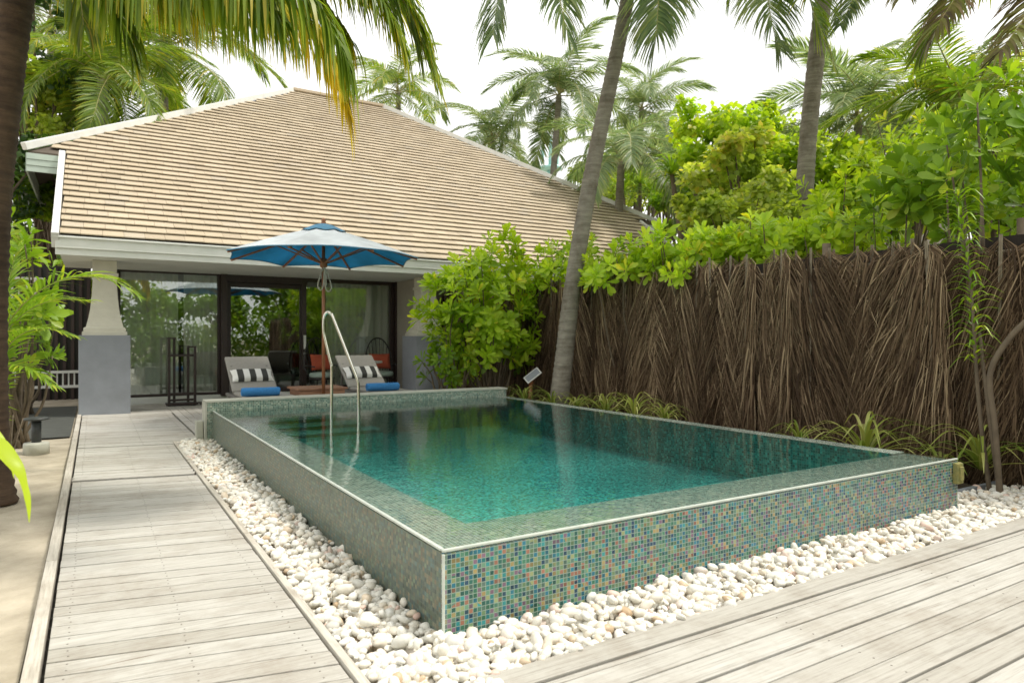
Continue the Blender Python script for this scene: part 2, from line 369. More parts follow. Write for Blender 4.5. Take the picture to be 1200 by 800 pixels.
# plants
M['bark'] = None
def barkmat(name, c1, c2, ring=9, mossy=(.30, .33, .26)):
    m, t, p, o = newmat(name)
    v = coords(t, 'Object', (1, 1, ring)); n = noise(t, v, 2.2, 6, .7)
    c = ramp(t, [(.3, c2), (.65, c1)], n).outputs[0]
    v3 = coords(t, 'Object'); c = mul(t, c, ramp(t, [(.35, (.62, .58, .54)), (.55, (1, 1, 1)), (.75, (1.1, 1.14, 1.08))], noise(t, v3, 3.5, 6, .7)).outputs[0])
    t.links.new(c, p.inputs['Base Color']); p.inputs['Roughness'].default_value = .9; bump(t, n, p, .8, .02); return m
M['palmbark'] = barkmat('grey_palm_bark', (.29, .265, .215), (.15, .13, .10))
M['darkbark'] = barkmat('brown_palm_bark', (.12, .075, .045), (.05, .03, .02))
M['stem'] = simple('woody_stem', (.17, .13, .085), (.10, .075, .05), 8, .85, .4)
LY = [(0, (.20, .34, .018)), (.25, (.35, .54, .028)), (.55, (.49, .68, .04)), (.85, (.62, .77, .06)), (1, (.76, .70, .07))]
M['lf_bright'] = leafmat('yellow_green_leaf', LY, .55)
M['lf_mid'] = leafmat('fresh_green_leaf', [(0, (.11, .21, .015)), (.4, (.21, .38, .025)), (.8, (.33, .50, .035)), (1, (.48, .55, .05))], .5)
M['lf_dark'] = leafmat('deep_green_leaf', [(0, (.03, .07, .015)), (.5, (.06, .13, .03)), (1, (.12, .20, .045))], .35)
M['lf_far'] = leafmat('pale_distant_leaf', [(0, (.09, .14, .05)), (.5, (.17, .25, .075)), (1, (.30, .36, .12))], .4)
M['lf_pale'] = leafmat('pale_yellow_green_leaf', [(0, (.26, .38, .05)), (.3, (.42, .56, .09)), (.6, (.56, .68, .13)), (.88, (.70, .76, .20)), (1, (.80, .70, .18))], .6)
M['pf_green'] = leafmat('palm_leaflet', [(0, (.10, .18, .025)), (.5, (.20, .31, .035)), (.85, (.34, .42, .05)), (1, (.60, .50, .06))], .6, (1, 1, .4))
M['pf_yellow'] = leafmat('yellowing_palm_leaflet', [(0, (.12, .21, .015)), (.45, (.26, .36, .02)), (.72, (.46, .50, .03)), (1, (.80, .60, .04))], .62, (1, 1, .35))
M['pf_grey'] = leafmat('grey_green_palm_leaflet', [(0, (.13, .21, .09)), (.5, (.24, .34, .14)), (1, (.44, .48, .20))], .55, (1, 1, .7))
M['pf_brown'] = leafmat('bronzed_palm_leaflet', [(0, (.10, .07, .05)), (.4, (.20, .17, .06)), (.7, (.22, .26, .05)), (1, (.36, .22, .17))], .45, (1, .95, .6))
M['rachis'] = simple('palm_midrib', (.40, .36, .14), (.30, .28, .10), 5, .6, .1)
M['dryleaf'] = leafmat('dried_palm_leaflet', [(0, (.045, .026, .013)), (.35, (.115, .072, .040)), (.7, (.22, .15, .088)), (1, (.48, .36, .22))], .06, (1, .9, .8), .75, .25)
M['dryrachis'] = simple('dried_midrib', (.34, .29, .21), (.20, .16, .11), 9, .8, .3)
M['variegated'] = leafmat('striped_strap_leaf', [(0, (.16, .26, .03)), (.5, (.36, .42, .08)), (1, (.58, .58, .20))], .4, (1, 1, .5))

# ================================================================== SETTING
def sheet(name, x0, x1, y0, y1, z, m, kind='structure', nx=1, ny=1, amp=0, **k):
    V = []; F = []
    for j in range(ny + 1):
        for i in range(nx + 1):
            x = x0 + (x1 - x0) * i / nx; y = y0 + (y1 - y0) * j / ny
            V.append((x, y, z + (random.uniform(-amp, amp) if amp else 0)))
    for j in range(ny):
        for i in range(nx): a = j * (nx + 1) + i; F.append((a, a + 1, a + nx + 2, a + nx + 1))
    b = MB(); b.add(V, F, 0, .5, smooth=amp > 0); return b.build(name, m, kind=kind, **k)
sheet('ground', -700, 700, -700, 700, -.10, M['sand'])
b = MB()    # raked sand beside the boardwalk, with soft footprints
nx, ny = 60, 220; xs = np.linspace(-9, -.24, nx + 1); ys = np.linspace(-3, 19, ny + 1)
X, Y = np.meshgrid(xs, ys); Z = -.045 + .012 * np.sin(X * 3.1 + Y * .7) * np.sin(Y * 2.3 + 1) + rng.normal(0, .003, X.shape)
for _ in range(170):
    cx, cy = rng.uniform(-3.5, -.35), rng.uniform(1, 15); Z -= .018 * np.exp(-(((X - cx) / .08) ** 2 + ((Y - cy) / .12) ** 2))
idx = np.arange((nx + 1) * (ny + 1)).reshape(ny + 1, nx + 1)
Q = np.stack([idx[:-1, :-1], idx[:-1, 1:], idx[1:, 1:], idx[1:, :-1]], -1).reshape(-1, 4)
fastmesh('sand', np.stack([X, Y, Z], -1).reshape(-1, 3), Q, np.full(X.size, .5), M['sand'], smooth=True, kind='structure')
sheet('garden_soil', 5.42, 30, 2.9, 12.3, -.055, M['soil'], nx=60, ny=30, amp=.02)
sheet('planting_bed', 5.4, 14, 12.3, 13.1, -.03, M['soil'])

# boardwalk: cross planks, edging boards
def planks(b, x0, x1, y0, y1, wd, gap, z, along='x', th=.028, lens=None, skew=0, nails=()):
    p = y0 if along == 'x' else x0; end = y1 if along == 'x' else x1
    while p < end - wd * .3:
        dz = random.uniform(-.0015, .0015); q = min(p + wd, end)
        a0, a1 = (x0, x1) if along == 'x' else (y0, y1)
        cuts = [a0]
        if lens:
            c = a0 + random.uniform(.4, lens)
            while c < a1 - .3: cuts.append(c); c += lens
        cuts.append(a1)
        for s, e in zip(cuts[:-1], cuts[1:]):
            cx, sx = (s + e) / 2, e - s - (.003 if lens else random.uniform(0, .006))
            rz = random.uniform(-.0012, .0012)
            if along == 'x': b.box((cx, (p + q) / 2, z - th / 2 + dz), (sx, q - p - gap, th), 0, None, bev=.004, rot=[[1, 0, 0], [math.tan(skew + rz), 1, 0], [0, 0, 1]])
            else: b.box(((p + q) / 2, cx, z - th / 2 + dz), (q - p - gap, sx, th), 0, None, rz, bev=.004)
        for nx_ in nails:
            for ny_ in (.28, .72):
                if along == 'x':
                    c = (nx_ + random.uniform(-.006, .006), p + wd * ny_ + (nx_ - (x0 + x1) / 2) * math.tan(skew), z + dz + .0006)
                    b.add([(c[0] + .004 * math.cos(a), c[1] + .004 * math.sin(a), c[2] + h) for h in (-.002, .0006) for a in [k * math.pi / 3 for k in range(6)]],
                          [tuple(range(6, 12))] + [(k, (k + 1) % 6, (k + 1) % 6 + 6, k + 6) for k in range(6)], 1, .5)
        p += wd + random.uniform(-.001, .001)
b = MB()
SK = R_(-12)
planks(b, -.158, .81, -2.5, 6.98, .13, .009, 0, nails=(-.09, .33, .73), skew=SK)
planks(b, -.158, .81, 7.24, 9.14, .13, .009, 0, nails=(-.09, .33, .73), skew=SK)
planks(b, -.158, 1.12, 9.14, 13.1, .13, .009, 0, nails=(-.09, .5, 1.03), skew=SK)
planks(b, 1.15, 5.95, 9.46, 14.95, .12, .006, -.006, along='y')
planks(b, -.165, 1.15, 12.95, 14.95, .12, .006, -.006)
b.build('path', [M['plank_x'], M['nail']], kind='structure')
b = MB(); L = [-2.5, 1.4, 4.6, 7.7, 11, 14]
for i in range(5):
    b.box((-.20, (L[i] + L[i + 1]) / 2, -.030), (.055, L[i + 1] - L[i] - .006, .085), 0, bev=.004)
for i in range(3): b.box((.835, (L[i] + L[i + 1]) / 2, -.026), (.036, L[i + 1] - L[i] - .006, .075), 0, bev=.004)
b.box((.835, 8.48, -.026), (.036, 1.46, .075), 0, bev=.004)
b.box((-.2, 14.3, -.03), (.055, .5, .08), 0)
b.build('path_edging', M['plank_y'], kind='structure')
b = MB(); b.box((.325, 7.11, -.010), (.985, .115, .026), 0, rz=SK, bev=.004); b.box((.325, 7.235, -.010), (.985, .11, .026), 0, rz=SK, bev=.004)
b.build('path_threshold', M['plank_x'], kind='structure')
sheet('path_underlay', -.19, .83, -2.5, 9.3, -.052, M['gap']); sheet('terrace_underlay', -.19, 14, 9.3, 14.98, -.05, M['gap'])
# front deck: boards run along the pool front
b = MB(); planks(b, .89, 9.6, -2.4, 2.06, .130, .010, .004, nails=(1.4, 2.6, 3.8, 5.0, 6.2, 7.4))
b.box((5.25, 2.135, -.006), (8.7, .135, .026), 0, bev=.004)
b.build('deck', [M['plank_x'], M['nail']], kind='structure')
sheet('deck_underlay', .89, 9.6, -2.4, 2.2, -.05, M['gap'])
b = MB(); b.box((6.15, 2.87, -.035), (1.4, .04, .09), 0, bev=.004); b.build('bed_edging', M['grey_paint'], kind='structure')
b = MB(); b.box((1.0, 9.33, -.03), (.0, .0, .0))

# ================================================================== POOL
PX0, PX1, PY0, PY1, PZ = 1.24, 5.42, 2.57, 9.05, .365
pool = empty('swimming_pool', (3.3, 5.8, 0), label='raised rectangular plunge pool faced in iridescent mosaic', cat='pool')
PO = Vector((3.3, 5.8, 0))
def pm(b, name, m, parent=pool, **k):
    o = b.build(name, m, parent, **k); o.location = -PO if parent == pool else Vector((0, 0, 0)); return o
T = .02
FL = -.06       # basin floor
b = MB(); b.box(((PX0 + PX1) / 2, PY0 + T / 2, PZ / 2 - .075), (PX1 - PX0, T, PZ + .13), 0); pm(b, 'front_wall', M['mos_front'])
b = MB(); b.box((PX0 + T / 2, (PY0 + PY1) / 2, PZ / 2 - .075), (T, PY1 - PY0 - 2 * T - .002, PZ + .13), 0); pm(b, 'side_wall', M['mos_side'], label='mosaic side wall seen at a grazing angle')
b = MB(); b.box((PX1 - T / 2, (PY0 + PY1) / 2, PZ / 2 - .075), (T, PY1 - PY0 - 2 * T - .002, PZ + .13), 0); pm(b, 'side_wall', M['mos_rim'])
# shallow tiled ledges under the water (weir edges) and the right hand rim
lw, lf, lr = .30, .38, .20
zl = PZ - .012
def slab(b, x0, x1, y0, y1, z0, z1): b.box(((x0 + x1) / 2, (y0 + y1) / 2, (z0 + z1) / 2), (x1 - x0, y1 - y0, z1 - z0), 0)
b = MB(); slab(b, PX0 + T, PX1 - T, PY0 + T, PY0 + lf, FL - .02, zl); pm(b, 'ledge', M['mos_rim'])
b = MB(); slab(b, PX0 + T, PX0 + lw, PY0 + lf + .001, PY1, FL - .02, zl); pm(b, 'ledge', M['mos_rim'])
b = MB(); slab(b, PX1 - lr, PX1 - T, PY0 + lf + .001, PY1, FL - .02, PZ + .004)
pm(b, 'rim', M['mos_rim'])
lin = .004
b = MB(); slab(b, PX1 - lr - .01, PX1 - lr - .001, PY0 + lf + .012, PY1, FL, PZ + .002); pm(b, 'inner_wall', M['mos_pool'])
b = MB(); slab(b, PX0 + lw + .001, PX0 + lw + .01, PY0 + lf + .012, PY1, FL, zl - .001); slab(b, PX0 + lw + .001, PX1 - lr - .001, PY0 + lf + .001, PY0 + lf + .01, FL, zl - .001); pm(b, 'inner_wall', M['mos_pool'])
b = MB(); slab(b, PX0 + lw, PX1 - lr, PY0 + lf, PY1, FL - .03, FL); pm(b, 'basin_floor', M['mos_pool'])
b = MB()
sx0, sx1 = PX0 + lw + .011, PX0 + 1.35
for i, (dy, zt) in enumerate(((.42, .33), (.78, .285), (1.12, .24), (1.45, .195))):
    slab(b, sx0, sx1 + i * .10, PY1 - dy, PY1 - (dy - .36 if i else 0), FL + .001, zt)
es = pm(b, 'entry_steps', M['mos_pool'])
b = MB()  # dark mosaic strips added across the step fronts
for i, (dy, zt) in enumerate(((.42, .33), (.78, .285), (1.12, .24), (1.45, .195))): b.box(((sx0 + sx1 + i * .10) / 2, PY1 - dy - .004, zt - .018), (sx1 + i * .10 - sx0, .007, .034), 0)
b.build('dark_riser_strip', mosaic('dark_riser_mosaic', [(.01, .06, .055), (.015, .08, .07), (.01, .05, .05)], (.03, .10, .09), .022), es)
# white grout line along the weir edge
b = MB()
b.box(((PX0 + PX1) / 2, PY0 + .006, PZ + .003), (PX1 - PX0 + .006, .018, .012), 0, bev=.004)
b.box((PX0 + .006, (PY0 + PY1) / 2 + .01, PZ + .003), (.018, PY1 - PY0 - .03, .012), 0, bev=.004)
b.box((PX0 + .001, PY0 + .001, PZ / 2 - .06), (.012, .012, PZ + .1), 0, bev=.003)
pm(b, 'edge_trim', M['rim'])
# rear parapet with cement coping
b = MB(); slab(b, PX0 - .06, PX1 + .02, PY1 + .001, PY1 + .24, -.12, .47); par = pm(b, 'rear_parapet', M['mos_rim'])
b = MB(); b.box(((PX0 + PX1) / 2 - .02, PY1 + .12, .483), (PX1 - PX0 + .12, .262, .026), 0, bev=.006); pm(b, 'coping', M['coping'], parent=par)
b = MB(); slab(b, PX0 - .085, PX0 - .061, PY1 - .005, PY1 + .245, -.1, .468); pm(b, 'end_slab', M['coping'], parent=par)
b = MB(); b.box((PX0 - .13, PY1 + .16, .09), (.08, .16, .30), 0, bev=.01); pm(b, 'drain_block', M['coping'])
b = MB(); b.box((PX1 - .035, PY0 - .02, .27), (.08, .04, .15), 0, bev=.008); b.box((PX1 - .035, PY0 - .045, .27), (.05, .012, .10), 0, bev=.004); b.box((PX1 + .012, PY0 + .03, .27), (.022, .1, .15), 0, bev=.006)
pm(b, 'overflow_box', M['brass'])
# water
b = MB(); nx, ny = 1, 1
b.add([(PX0 + .016, PY0 + .016, PZ + .0055), (PX1 - lr + .0, PY0 + .016, PZ + .0055), (PX1 - lr + .0, PY1, PZ + .0055), (PX0 + .016, PY1, PZ + .0055)], [(0, 1, 2, 3)], 0, .5)
b.add([(PX1 - lr, PY0 + .016, PZ + .0055), (PX1 - .012, PY0 + .016, PZ + .0055), (PX1 - .012, PY0 + lf - .02, PZ + .0055), (PX1 - lr, PY0 + lf - .02, PZ + .0055)], [(0, 1, 2, 3)], 0, .5)
b.build('water', M['water'], kind='structure')

# pool handrail: one bent steel tube
def smooth_path(P, n=6):
    P = [Vector(p) for p in P]; out = []
    for i in range(len(P) - 1):
        p0, p1, p2, p3 = P[max(i - 1, 0)], P[i], P[i + 1], P[min(i + 2, len(P) - 1)]
        for k in range(n):
            t = k / n
            out.append(.5 * ((2 * p1) + (-p0 + p2) * t + (2 * p0 - 5 * p1 + 4 * p2 - p3) * t * t + (-p0 + 3 * p1 - 3 * p2 + p3) * t ** 3))
    out.append(P[-1]); return out
A, B_ = Vector((2.63, 7.70, 0)), Vector((2.36, 7.92, 0)); hd = 7.95
def rp(u, v): q = at(u, v, hd); return q
P = [rp(420, 502), rp(420.5, 488), rp(420, 456), rp(419, 446), rp(413, 430), rp(391, 374), rp(387.5, 368), rp(384, 366), rp(381, 369), rp(379.5, 376), rp(379.5, 388), rp(381, 397), rp(386.5, 420), rp(388.3, 427), rp(388.8, 434), rp(388.5, 488), rp(388.5, 502)]
b = MB(); b.tube([p - P[0] for p in smooth_path(P, 5)], .018, 12, 0)
hr = b.build('pool_handrail', M['steel'], label='bent stainless steel handrail rising from the pool steps', cat='handrail'); hr.location = P[0]

# pebbles
def ico():
    bm = bmesh.new(); bmesh.ops.create_icosphere(bm, subdivisions=2, radius=1); bm.verts.index_update()
    V = np.array([list(v.co) for v in bm.verts]); F = np.array([[v.index for v in f.verts] for f in bm.faces]); bm.free(); return V, F
IV, IF = ico()
def pebbles(n, x0, x1, y0, y1, zl, zh, s0, s1):
    out = []
    x = rng.uniform(x0, x1, n); y = rng.uniform(y0, y1, n); z = rng.uniform(zl, zh, n)
    return x, y, z, rng.uniform(s0, s1, n) * rng.choice([1, 1, 1, 1.25, .75], n)
# only clean pebbles: strips beside the pool, extra ones heaped against its walls
sets = [pebbles(4200, .86, 1.235, 1.9, 9.24, -.045, .012, .013, .027), pebbles(3000, .9, 5.45, 2.2, 2.565, -.045, .012, .013, .028),
        pebbles(1100, 5.42, 7.3, 2.22, 2.86, -.05, -.005, .014, .028), pebbles(800, 1.0, 1.235, 2.2, 9.2, -.01, .036, .014, .027), pebbles(560, 1.2, 5.5, 2.36, 2.56, -.01, .038, .014, .028)]
x, y, z, s = [np.concatenate(q) for q in zip(*sets)]
k = ~((x < 1.0) & (y < 2.2)) ; x, y, z, s = x[k], y[k], z[k], s[k]
n = len(x)
var = []
for i in range(10):
    d = IV * (1 + .16 * np.sin(IV @ rng.normal(size=3) * 2.2 + rng.uniform(0, 6))[:, None] + .07 * np.sin(IV @ rng.normal(size=3) * 4.5 + rng.uniform(0, 6))[:, None])
    var.append(d * np.array([rng.uniform(1.1, 1.45), rng.uniform(.8, 1.05), rng.uniform(.6, .85)]))
Vs, Fs, Rs = [], [], []; off = 0
vi = rng.integers(0, 10, n)
for i in range(10):
    k = vi == i; m_ = k.sum(); X_ = rng.normal(size=(m_, 3)) * np.array([1, 1, .35]); U = rng.normal(size=(m_, 3)) * .5 + np.array([0, 0, 1])
    V, F = scatter(var[i], IF, frames(X_, U), np.stack([x[k], y[k], z[k]], 1), s[k])
    Vs.append(V); Fs.append(F + off); off += len(V); Rs.append(np.repeat(rng.random(m_), len(IV)))
fastmesh('pebbles', np.concatenate(Vs), np.concatenate(Fs), np.concatenate(Rs), M['pebble'], smooth=True, kind='stuff', label='bed of rounded white pebbles around the pool', cat='pebbles')
sheet('pebble_bed', .862, 1.26, 1.9, 9.28, -.06, M['sand']); sheet('pebble_bed', .9, 7.4, 2.2, 2.9, -.056, M['sand'])

# ================================================================== VILLA
HX = Vector((6.9, 15, 0))
villa = empty('villa', HX, label='low villa with a wide tiled hip roof and dark framed glass doors behind the pool', cat='house')
def hm(b, name, m, parent=villa, **k):
    o = b.build(name, m, parent, **k)
    if parent == villa: o.location = -HX
    return o
Y0, Z0, PT = 12.75, 2.87, .667
XL, XR, HXL, HXR, YU = -.45, 14.05, -1.05, 14.85, 15.65
ZU = Z0 + PT * (YU - Y0)
def hipx(Yv): return HXL + (Yv - YU), HXR - (Yv - YU)
RY = 22.1
def xlim(Yv):
    if Yv < YU: return XL, XR
    return hipx(Yv)
b = MB()
# roof deck slabs (under the tiles)
ang = math.atan(PT); cs, sn = math.cos(ang), math.sin(ang)
def rz(Yv): return Z0 + PT * (Yv - Y0)
def poly(pts, th, mi=0):
    n = len(pts); V = [tuple(p) for p in pts] + [(p[0], p[1], p[2] - th) for p in pts]
    b.add(V, [tuple(range(n)), tuple(range(2 * n - 1, n - 1, -1))] + [(i, i + n, (i + 1) % n + n, (i + 1) % n) for i in range(n)], mi, .5)
lA, rA = hipx(RY)
zr = rz(RY)
poly([(XL, Y0, Z0 - .03), (XR, Y0, Z0 - .03), (XR, YU, ZU - .03), (XL, YU, ZU - .03)], .05)
poly([(HXL, YU, ZU - .03), (HXR, YU, ZU - .03), (rA, RY, zr - .03), (lA, RY, zr - .03)], .05)
# hidden slopes: left, right, back
BY = RY + (RY - YU)
poly([(HXL, BY, ZU - .03), (HXL, YU, ZU - .03), (lA, RY, zr - .03)], .04); poly([(HXR, YU, ZU - .03), (HXR, BY, ZU - .03), (rA, RY, zr - .03)], .04)
poly([(HXR, BY, ZU - .03), (HXL, BY, ZU - .03), (lA, RY, zr - .03), (rA, RY, zr - .03)], .04)
roof = hm(b, 'roof', M['roofdeck'])
b = MB(); cH = .243; s = 0; smax = (RY - Y0) / cs; k = 0
while s < smax - .02:
    ya, yb = Y0 + s * cs, Y0 + min(s + cH + .07, smax) * cs
    x0, x1 = xlim(ya + .02); xt0, xt1 = xlim(yb)
    if ya < YU <= yb: xt0, xt1 = x0, x1
    x = x0 - random.uniform(0, .3); wt = .30
    while x < x1:
        a, e = max(x, x0), min(x + wt - .004, x1)
        if e - a > .02:
            # clip upper corners at the hips
            ua, ue = max(a, xt0), min(e, xt1)
            if ua < e and ue > a:
                h = .044 + random.uniform(-.003, .005); dy = random.uniform(-.007, .007)
                za, zb = rz(ya + dy) , rz(yb) - .006
                lp = .016; ov = .05
                V = [(a, ya + dy + ov, za + ov * PT + .004), (e, ya + dy + ov, za + ov * PT + .004), (a, ya + dy, za + h - lp), (e, ya + dy, za + h - lp),
                     (a, ya + dy - .004, za + h), (e, ya + dy - .004, za + h), (ua, yb, zb), (ue, yb, zb)]
                b.add(V, [(0, 1, 3, 2), (2, 3, 5, 4), (4, 5, 7, 6), (0, 2, 4), (1, 5, 3), (0, 4, 6), (1, 7, 5)], 0, random.random())
        x += wt
    s += cH; k += 1
b.build('tiles', M['rooftile'], roof)
b = MB()   # hip and ridge cappings, rake boards
b.bar((HXL - .06, YU - .06, ZU + .03), (lA, RY, zr + .055), .11, .14, bev=.012); b.build('hip_cap', M['tile_edge'], roof)
b = MB(); b.bar((HXR + .06, YU - .06, ZU + .03), (rA, RY, zr + .06), .15, .13, bev=.01); b.build('hip_cap', M['tile_edge'], roof)
b = MB(); b.bar((lA, RY, zr + .06), (rA, RY, zr + .06), .18, .09, bev=.01); b.build('ridge_cap', M['rooftile'], roof)
b = MB()
b.bar((XL - .06, Y0 - .03, Z0 - .09), (XL - .06, YU, ZU - .07), .10, .26, bev=.008); b.build('rake_board', M['tile_edge'], roof); b = MB(); b.bar((XR + .06, Y0 - .03, Z0 - .09), (XR + .06, YU, ZU - .07), .06, .26, bev=.008)
b.build('rake_board', M['tile_edge'], roof)
b = MB()
b.box(((XL + XR) / 2, Y0 - .015, Z0 - .115), (XR - XL + .12, .03, .17), 0, bev=.004)
b.box(((XL + XR) / 2, Y0 + .02, Z0 - .245), (XR - XL + .12, .03, .12), 0, bev=.004)
b.box(((XL + XR) / 2, Y0 - .045, Z0 - .028), (XR - XL + .16, .05, .03), 0, bev=.004)
hm(b, 'fascia', M['render_white'])
b = MB(); b.box(((XL + XR) / 2, (Y0 + 15.1) / 2 + .02, Z0 - .285), (XR - XL, 15.1 - Y0, .02), 0); hm(b, 'soffit', M['render_white'])
b = MB()   # upper eave boards at both sides (pale green) with boxed returns
for xa, xb in ((HXL - .02, XL - .12), (XR + .12, HXR + .02)):
    b = MB()
    for q in range(3): b.box(((xa + xb) / 2, YU - .03 + q * .012, ZU - .13 - q * .115), (xb - xa, .03, .11), 0, bev=.004)
    for q in range(3): b.box((xa if xa < 0 else xb, (YU + BY) / 2, ZU - .13 - q * .115), (.03, BY - YU, .11), 0)
    hm(b, 'upper_fascia', M['greenboard'])

# walls
def wall(x0, x1, y0, y1, z0, z1, m, name='wall', **k):
    b = MB(); slab(b, x0, x1, y0, y1, z0, z1); return hm(b, name, m, **k)
wall(.17, .38, 15.0, 27, -.1, 4.4, M['beige']); wall(13.2, 13.4, 15.2, 27, -.1, 4.4, M['beige'])
wall(6.22, 13.2, 15.0, 15.18, -.1, 2.8, M['beige']); wall(6.03, 6.2, 13.9, 15.2, -.1, 2.57, M['beige'], label='taupe wing wall beside the terrace')
wall(.38, 13.2, 26.8, 27, -.1, 4.4, M['beige'])
wall(.38, 6.2, 15.12, 15.3, 2.78, 4.4, M['beige'])
wall(.39, 6.02, 15.05, 15.2, -.08, .115, M['render_white'], 'plinth')
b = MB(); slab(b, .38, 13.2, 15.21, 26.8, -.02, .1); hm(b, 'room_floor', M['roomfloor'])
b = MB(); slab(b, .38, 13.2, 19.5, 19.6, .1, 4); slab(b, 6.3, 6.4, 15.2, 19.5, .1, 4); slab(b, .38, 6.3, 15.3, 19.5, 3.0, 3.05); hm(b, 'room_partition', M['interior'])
# header beam and the glazing
b = MB(); b.box((3.2, 15.06, 2.68), (5.66, .12, .17), 0, bev=.006); hm(b, 'header_beam', M['darkwood'])
def glaz(x0, x1, z0, z1, y, name, fr=.06, m=M['darkwood'], handle=None):
    b = MB(); d = .07
    for xx in (x0 + fr / 2, x1 - fr / 2): b.box((xx, y, (z0 + z1) / 2), (fr, d, z1 - z0), 0, bev=.005)
    for zz in (z0 + fr / 2, z1 - fr / 2): b.box(((x0 + x1) / 2, y, zz), (x1 - x0 - 2 * fr, d * .9, fr), 0, bev=.005)
    o = hm(b, name, m)
    b = MB(); slab(b, x0 + fr, x1 - fr, y - .004, y + .004, z0 + fr, z1 - fr); b.build('pane', M['glass'], o)
    if handle:
        b = MB(); b.box((handle, y - .05, 1.18), (.05, .03, .30), 0, bev=.01); b.box((handle, y - .05, .93), (.045, .03, .05), 0, bev=.01); b.build('handle', M['render_white'], o)
    return o
glaz(.39, 2.21, .118, 2.59, 15.10, 'window', .05)
b = MB(); b.box((2.275, 15.02, 1.34), (.12, .16, 2.5), 0, bev=.006); b.box((6.02, 15.02, 1.34), (.05, .12, 2.5), 0, bev=.006); hm(b, 'post', M['darkwood'])
glaz(2.34, 3.93, .118, 2.42, 15.16, 'door', .09)
b = MB(); b.box((3.15, 15.09, 2.51), (1.66, .07, .17), 0, bev=.005); hm(b, 'transom', M['darkwood'])
glaz(3.86, 5.98, .118, 2.59, 15.08, 'door', .10, handle=3.92)
# curtains: pleated sheets behind the glass
def curtain(x0, x1, z0, z1, y, amp=.035):
    n = int((x1 - x0) / .02); xs = np.linspace(x0, x1, n + 1); V = []; F = []
    ph = np.cumsum(rng.uniform(.5, 1.0, n + 1)) * .9
    for zz, kk in ((z0, 1.25), (z1, 1)):
        for i, x in enumerate(xs): V.append((x, y + amp * kk * math.sin(ph[i]), zz))
    for i in range(n): F.append((i, i + 1, n + 2 + i, n + 1 + i))
    b = MB(); b.add(V, F, 0, .5, True); return hm(b, 'curtain', M['curtain'])
curtain(.40, 1.45, .14, 2.6, 15.27); curtain(1.56, 2.2, .14, 2.6, 15.29); curtain(4.45, 5.95, .14, 2.6, 15.24)

# terrace pillars: grey block, flared cream capital
def pillar(cx, cy):
    b = MB(); b.box((cx, cy, .64), (.745, .745, 1.34), 0, bev=.008); p = hm(b, 'pillar', M['grey_paint'])
    b = MB(); prof = [(.325, 1.311), (.325, 1.37), (.305, 1.375), (.305, 1.43), (.27, 1.45), (.235, 1.60), (.21, 1.75), (.19, 1.95), (.178, 2.15), (.176, 2.30), (.20, 2.305), (.20, 2.36), (.176, 2.365), (.176, 2.57)]
    V = []; F = []
    for r, z in prof: V += [(cx - r, cy - r, z), (cx + r, cy - r, z), (cx + r, cy + r, z), (cx - r, cy + r, z)]
    for i in range(len(prof) - 1):
        for k in range(4): F.append((i * 4 + k, i * 4 + (k + 1) % 4, i * 4 + 4 + (k + 1) % 4, i * 4 + 4 + k))
    b.add(V, F, 0, .5); b.build('capital', M['capital'], p)
pillar(.16, 13.58); pillar(6.10, 13.55)

# dark side yard left of the villa: near-black screen standing in for the carport's shade, railing, mat
yard = empty('carport_shade_screen', (-2.2, 17.2, 0), label='near black slatted screen with pale louvres standing in for the dark carport left of the villa', cat='screen')
b = MB(); 
b.box((0, .3, 1.35), (4.3, .08, 2.9), 0); b.build('backing', M['blackwood'], yard)
b = MB()
for i in range(30): b.box((-2.1 + i * .145, .2, 1.35), (.06, .04, 2.8), 0)
b.build('slats', M['darkwood'], yard)
b = MB()
for i in range(13): b.box((-.4 + i * .13, .1, 2.25), (.045, .03, .45), 0)
b.box((.4, .1, 2.50), (1.8, .05, .05), 0); b.build('louvre', M['tile_edge'], yard)
rail_ = empty('low_railing', (-1.1, 15.6, 0), label='low pale railing crossing the shady side yard', cat='railing')
b = MB()
b.box((0, 0, .34), (2.4, .05, .05), 0); b.box((0, 0, .62), (2.4, .05, .05), 0); b.build('rail', M['tile_edge'], rail_)
b = MB()
for i in range(26): b.box((-1.15 + i * .092, .03, .48), (.025, .02, .26), 0)
for xx in (-1.15, 0, 1.15): b.box((xx, .05, .3), (.05, .05, .68), 0)
b.build('balusters', M['tile_edge'], rail_)
sheet('side_path', -1.75, -.26, 10.6, 15.4, -.022, simple('dark_rubber_mat', (.06, .065, .055), (.04, .042, .036), 6, .8, .3))

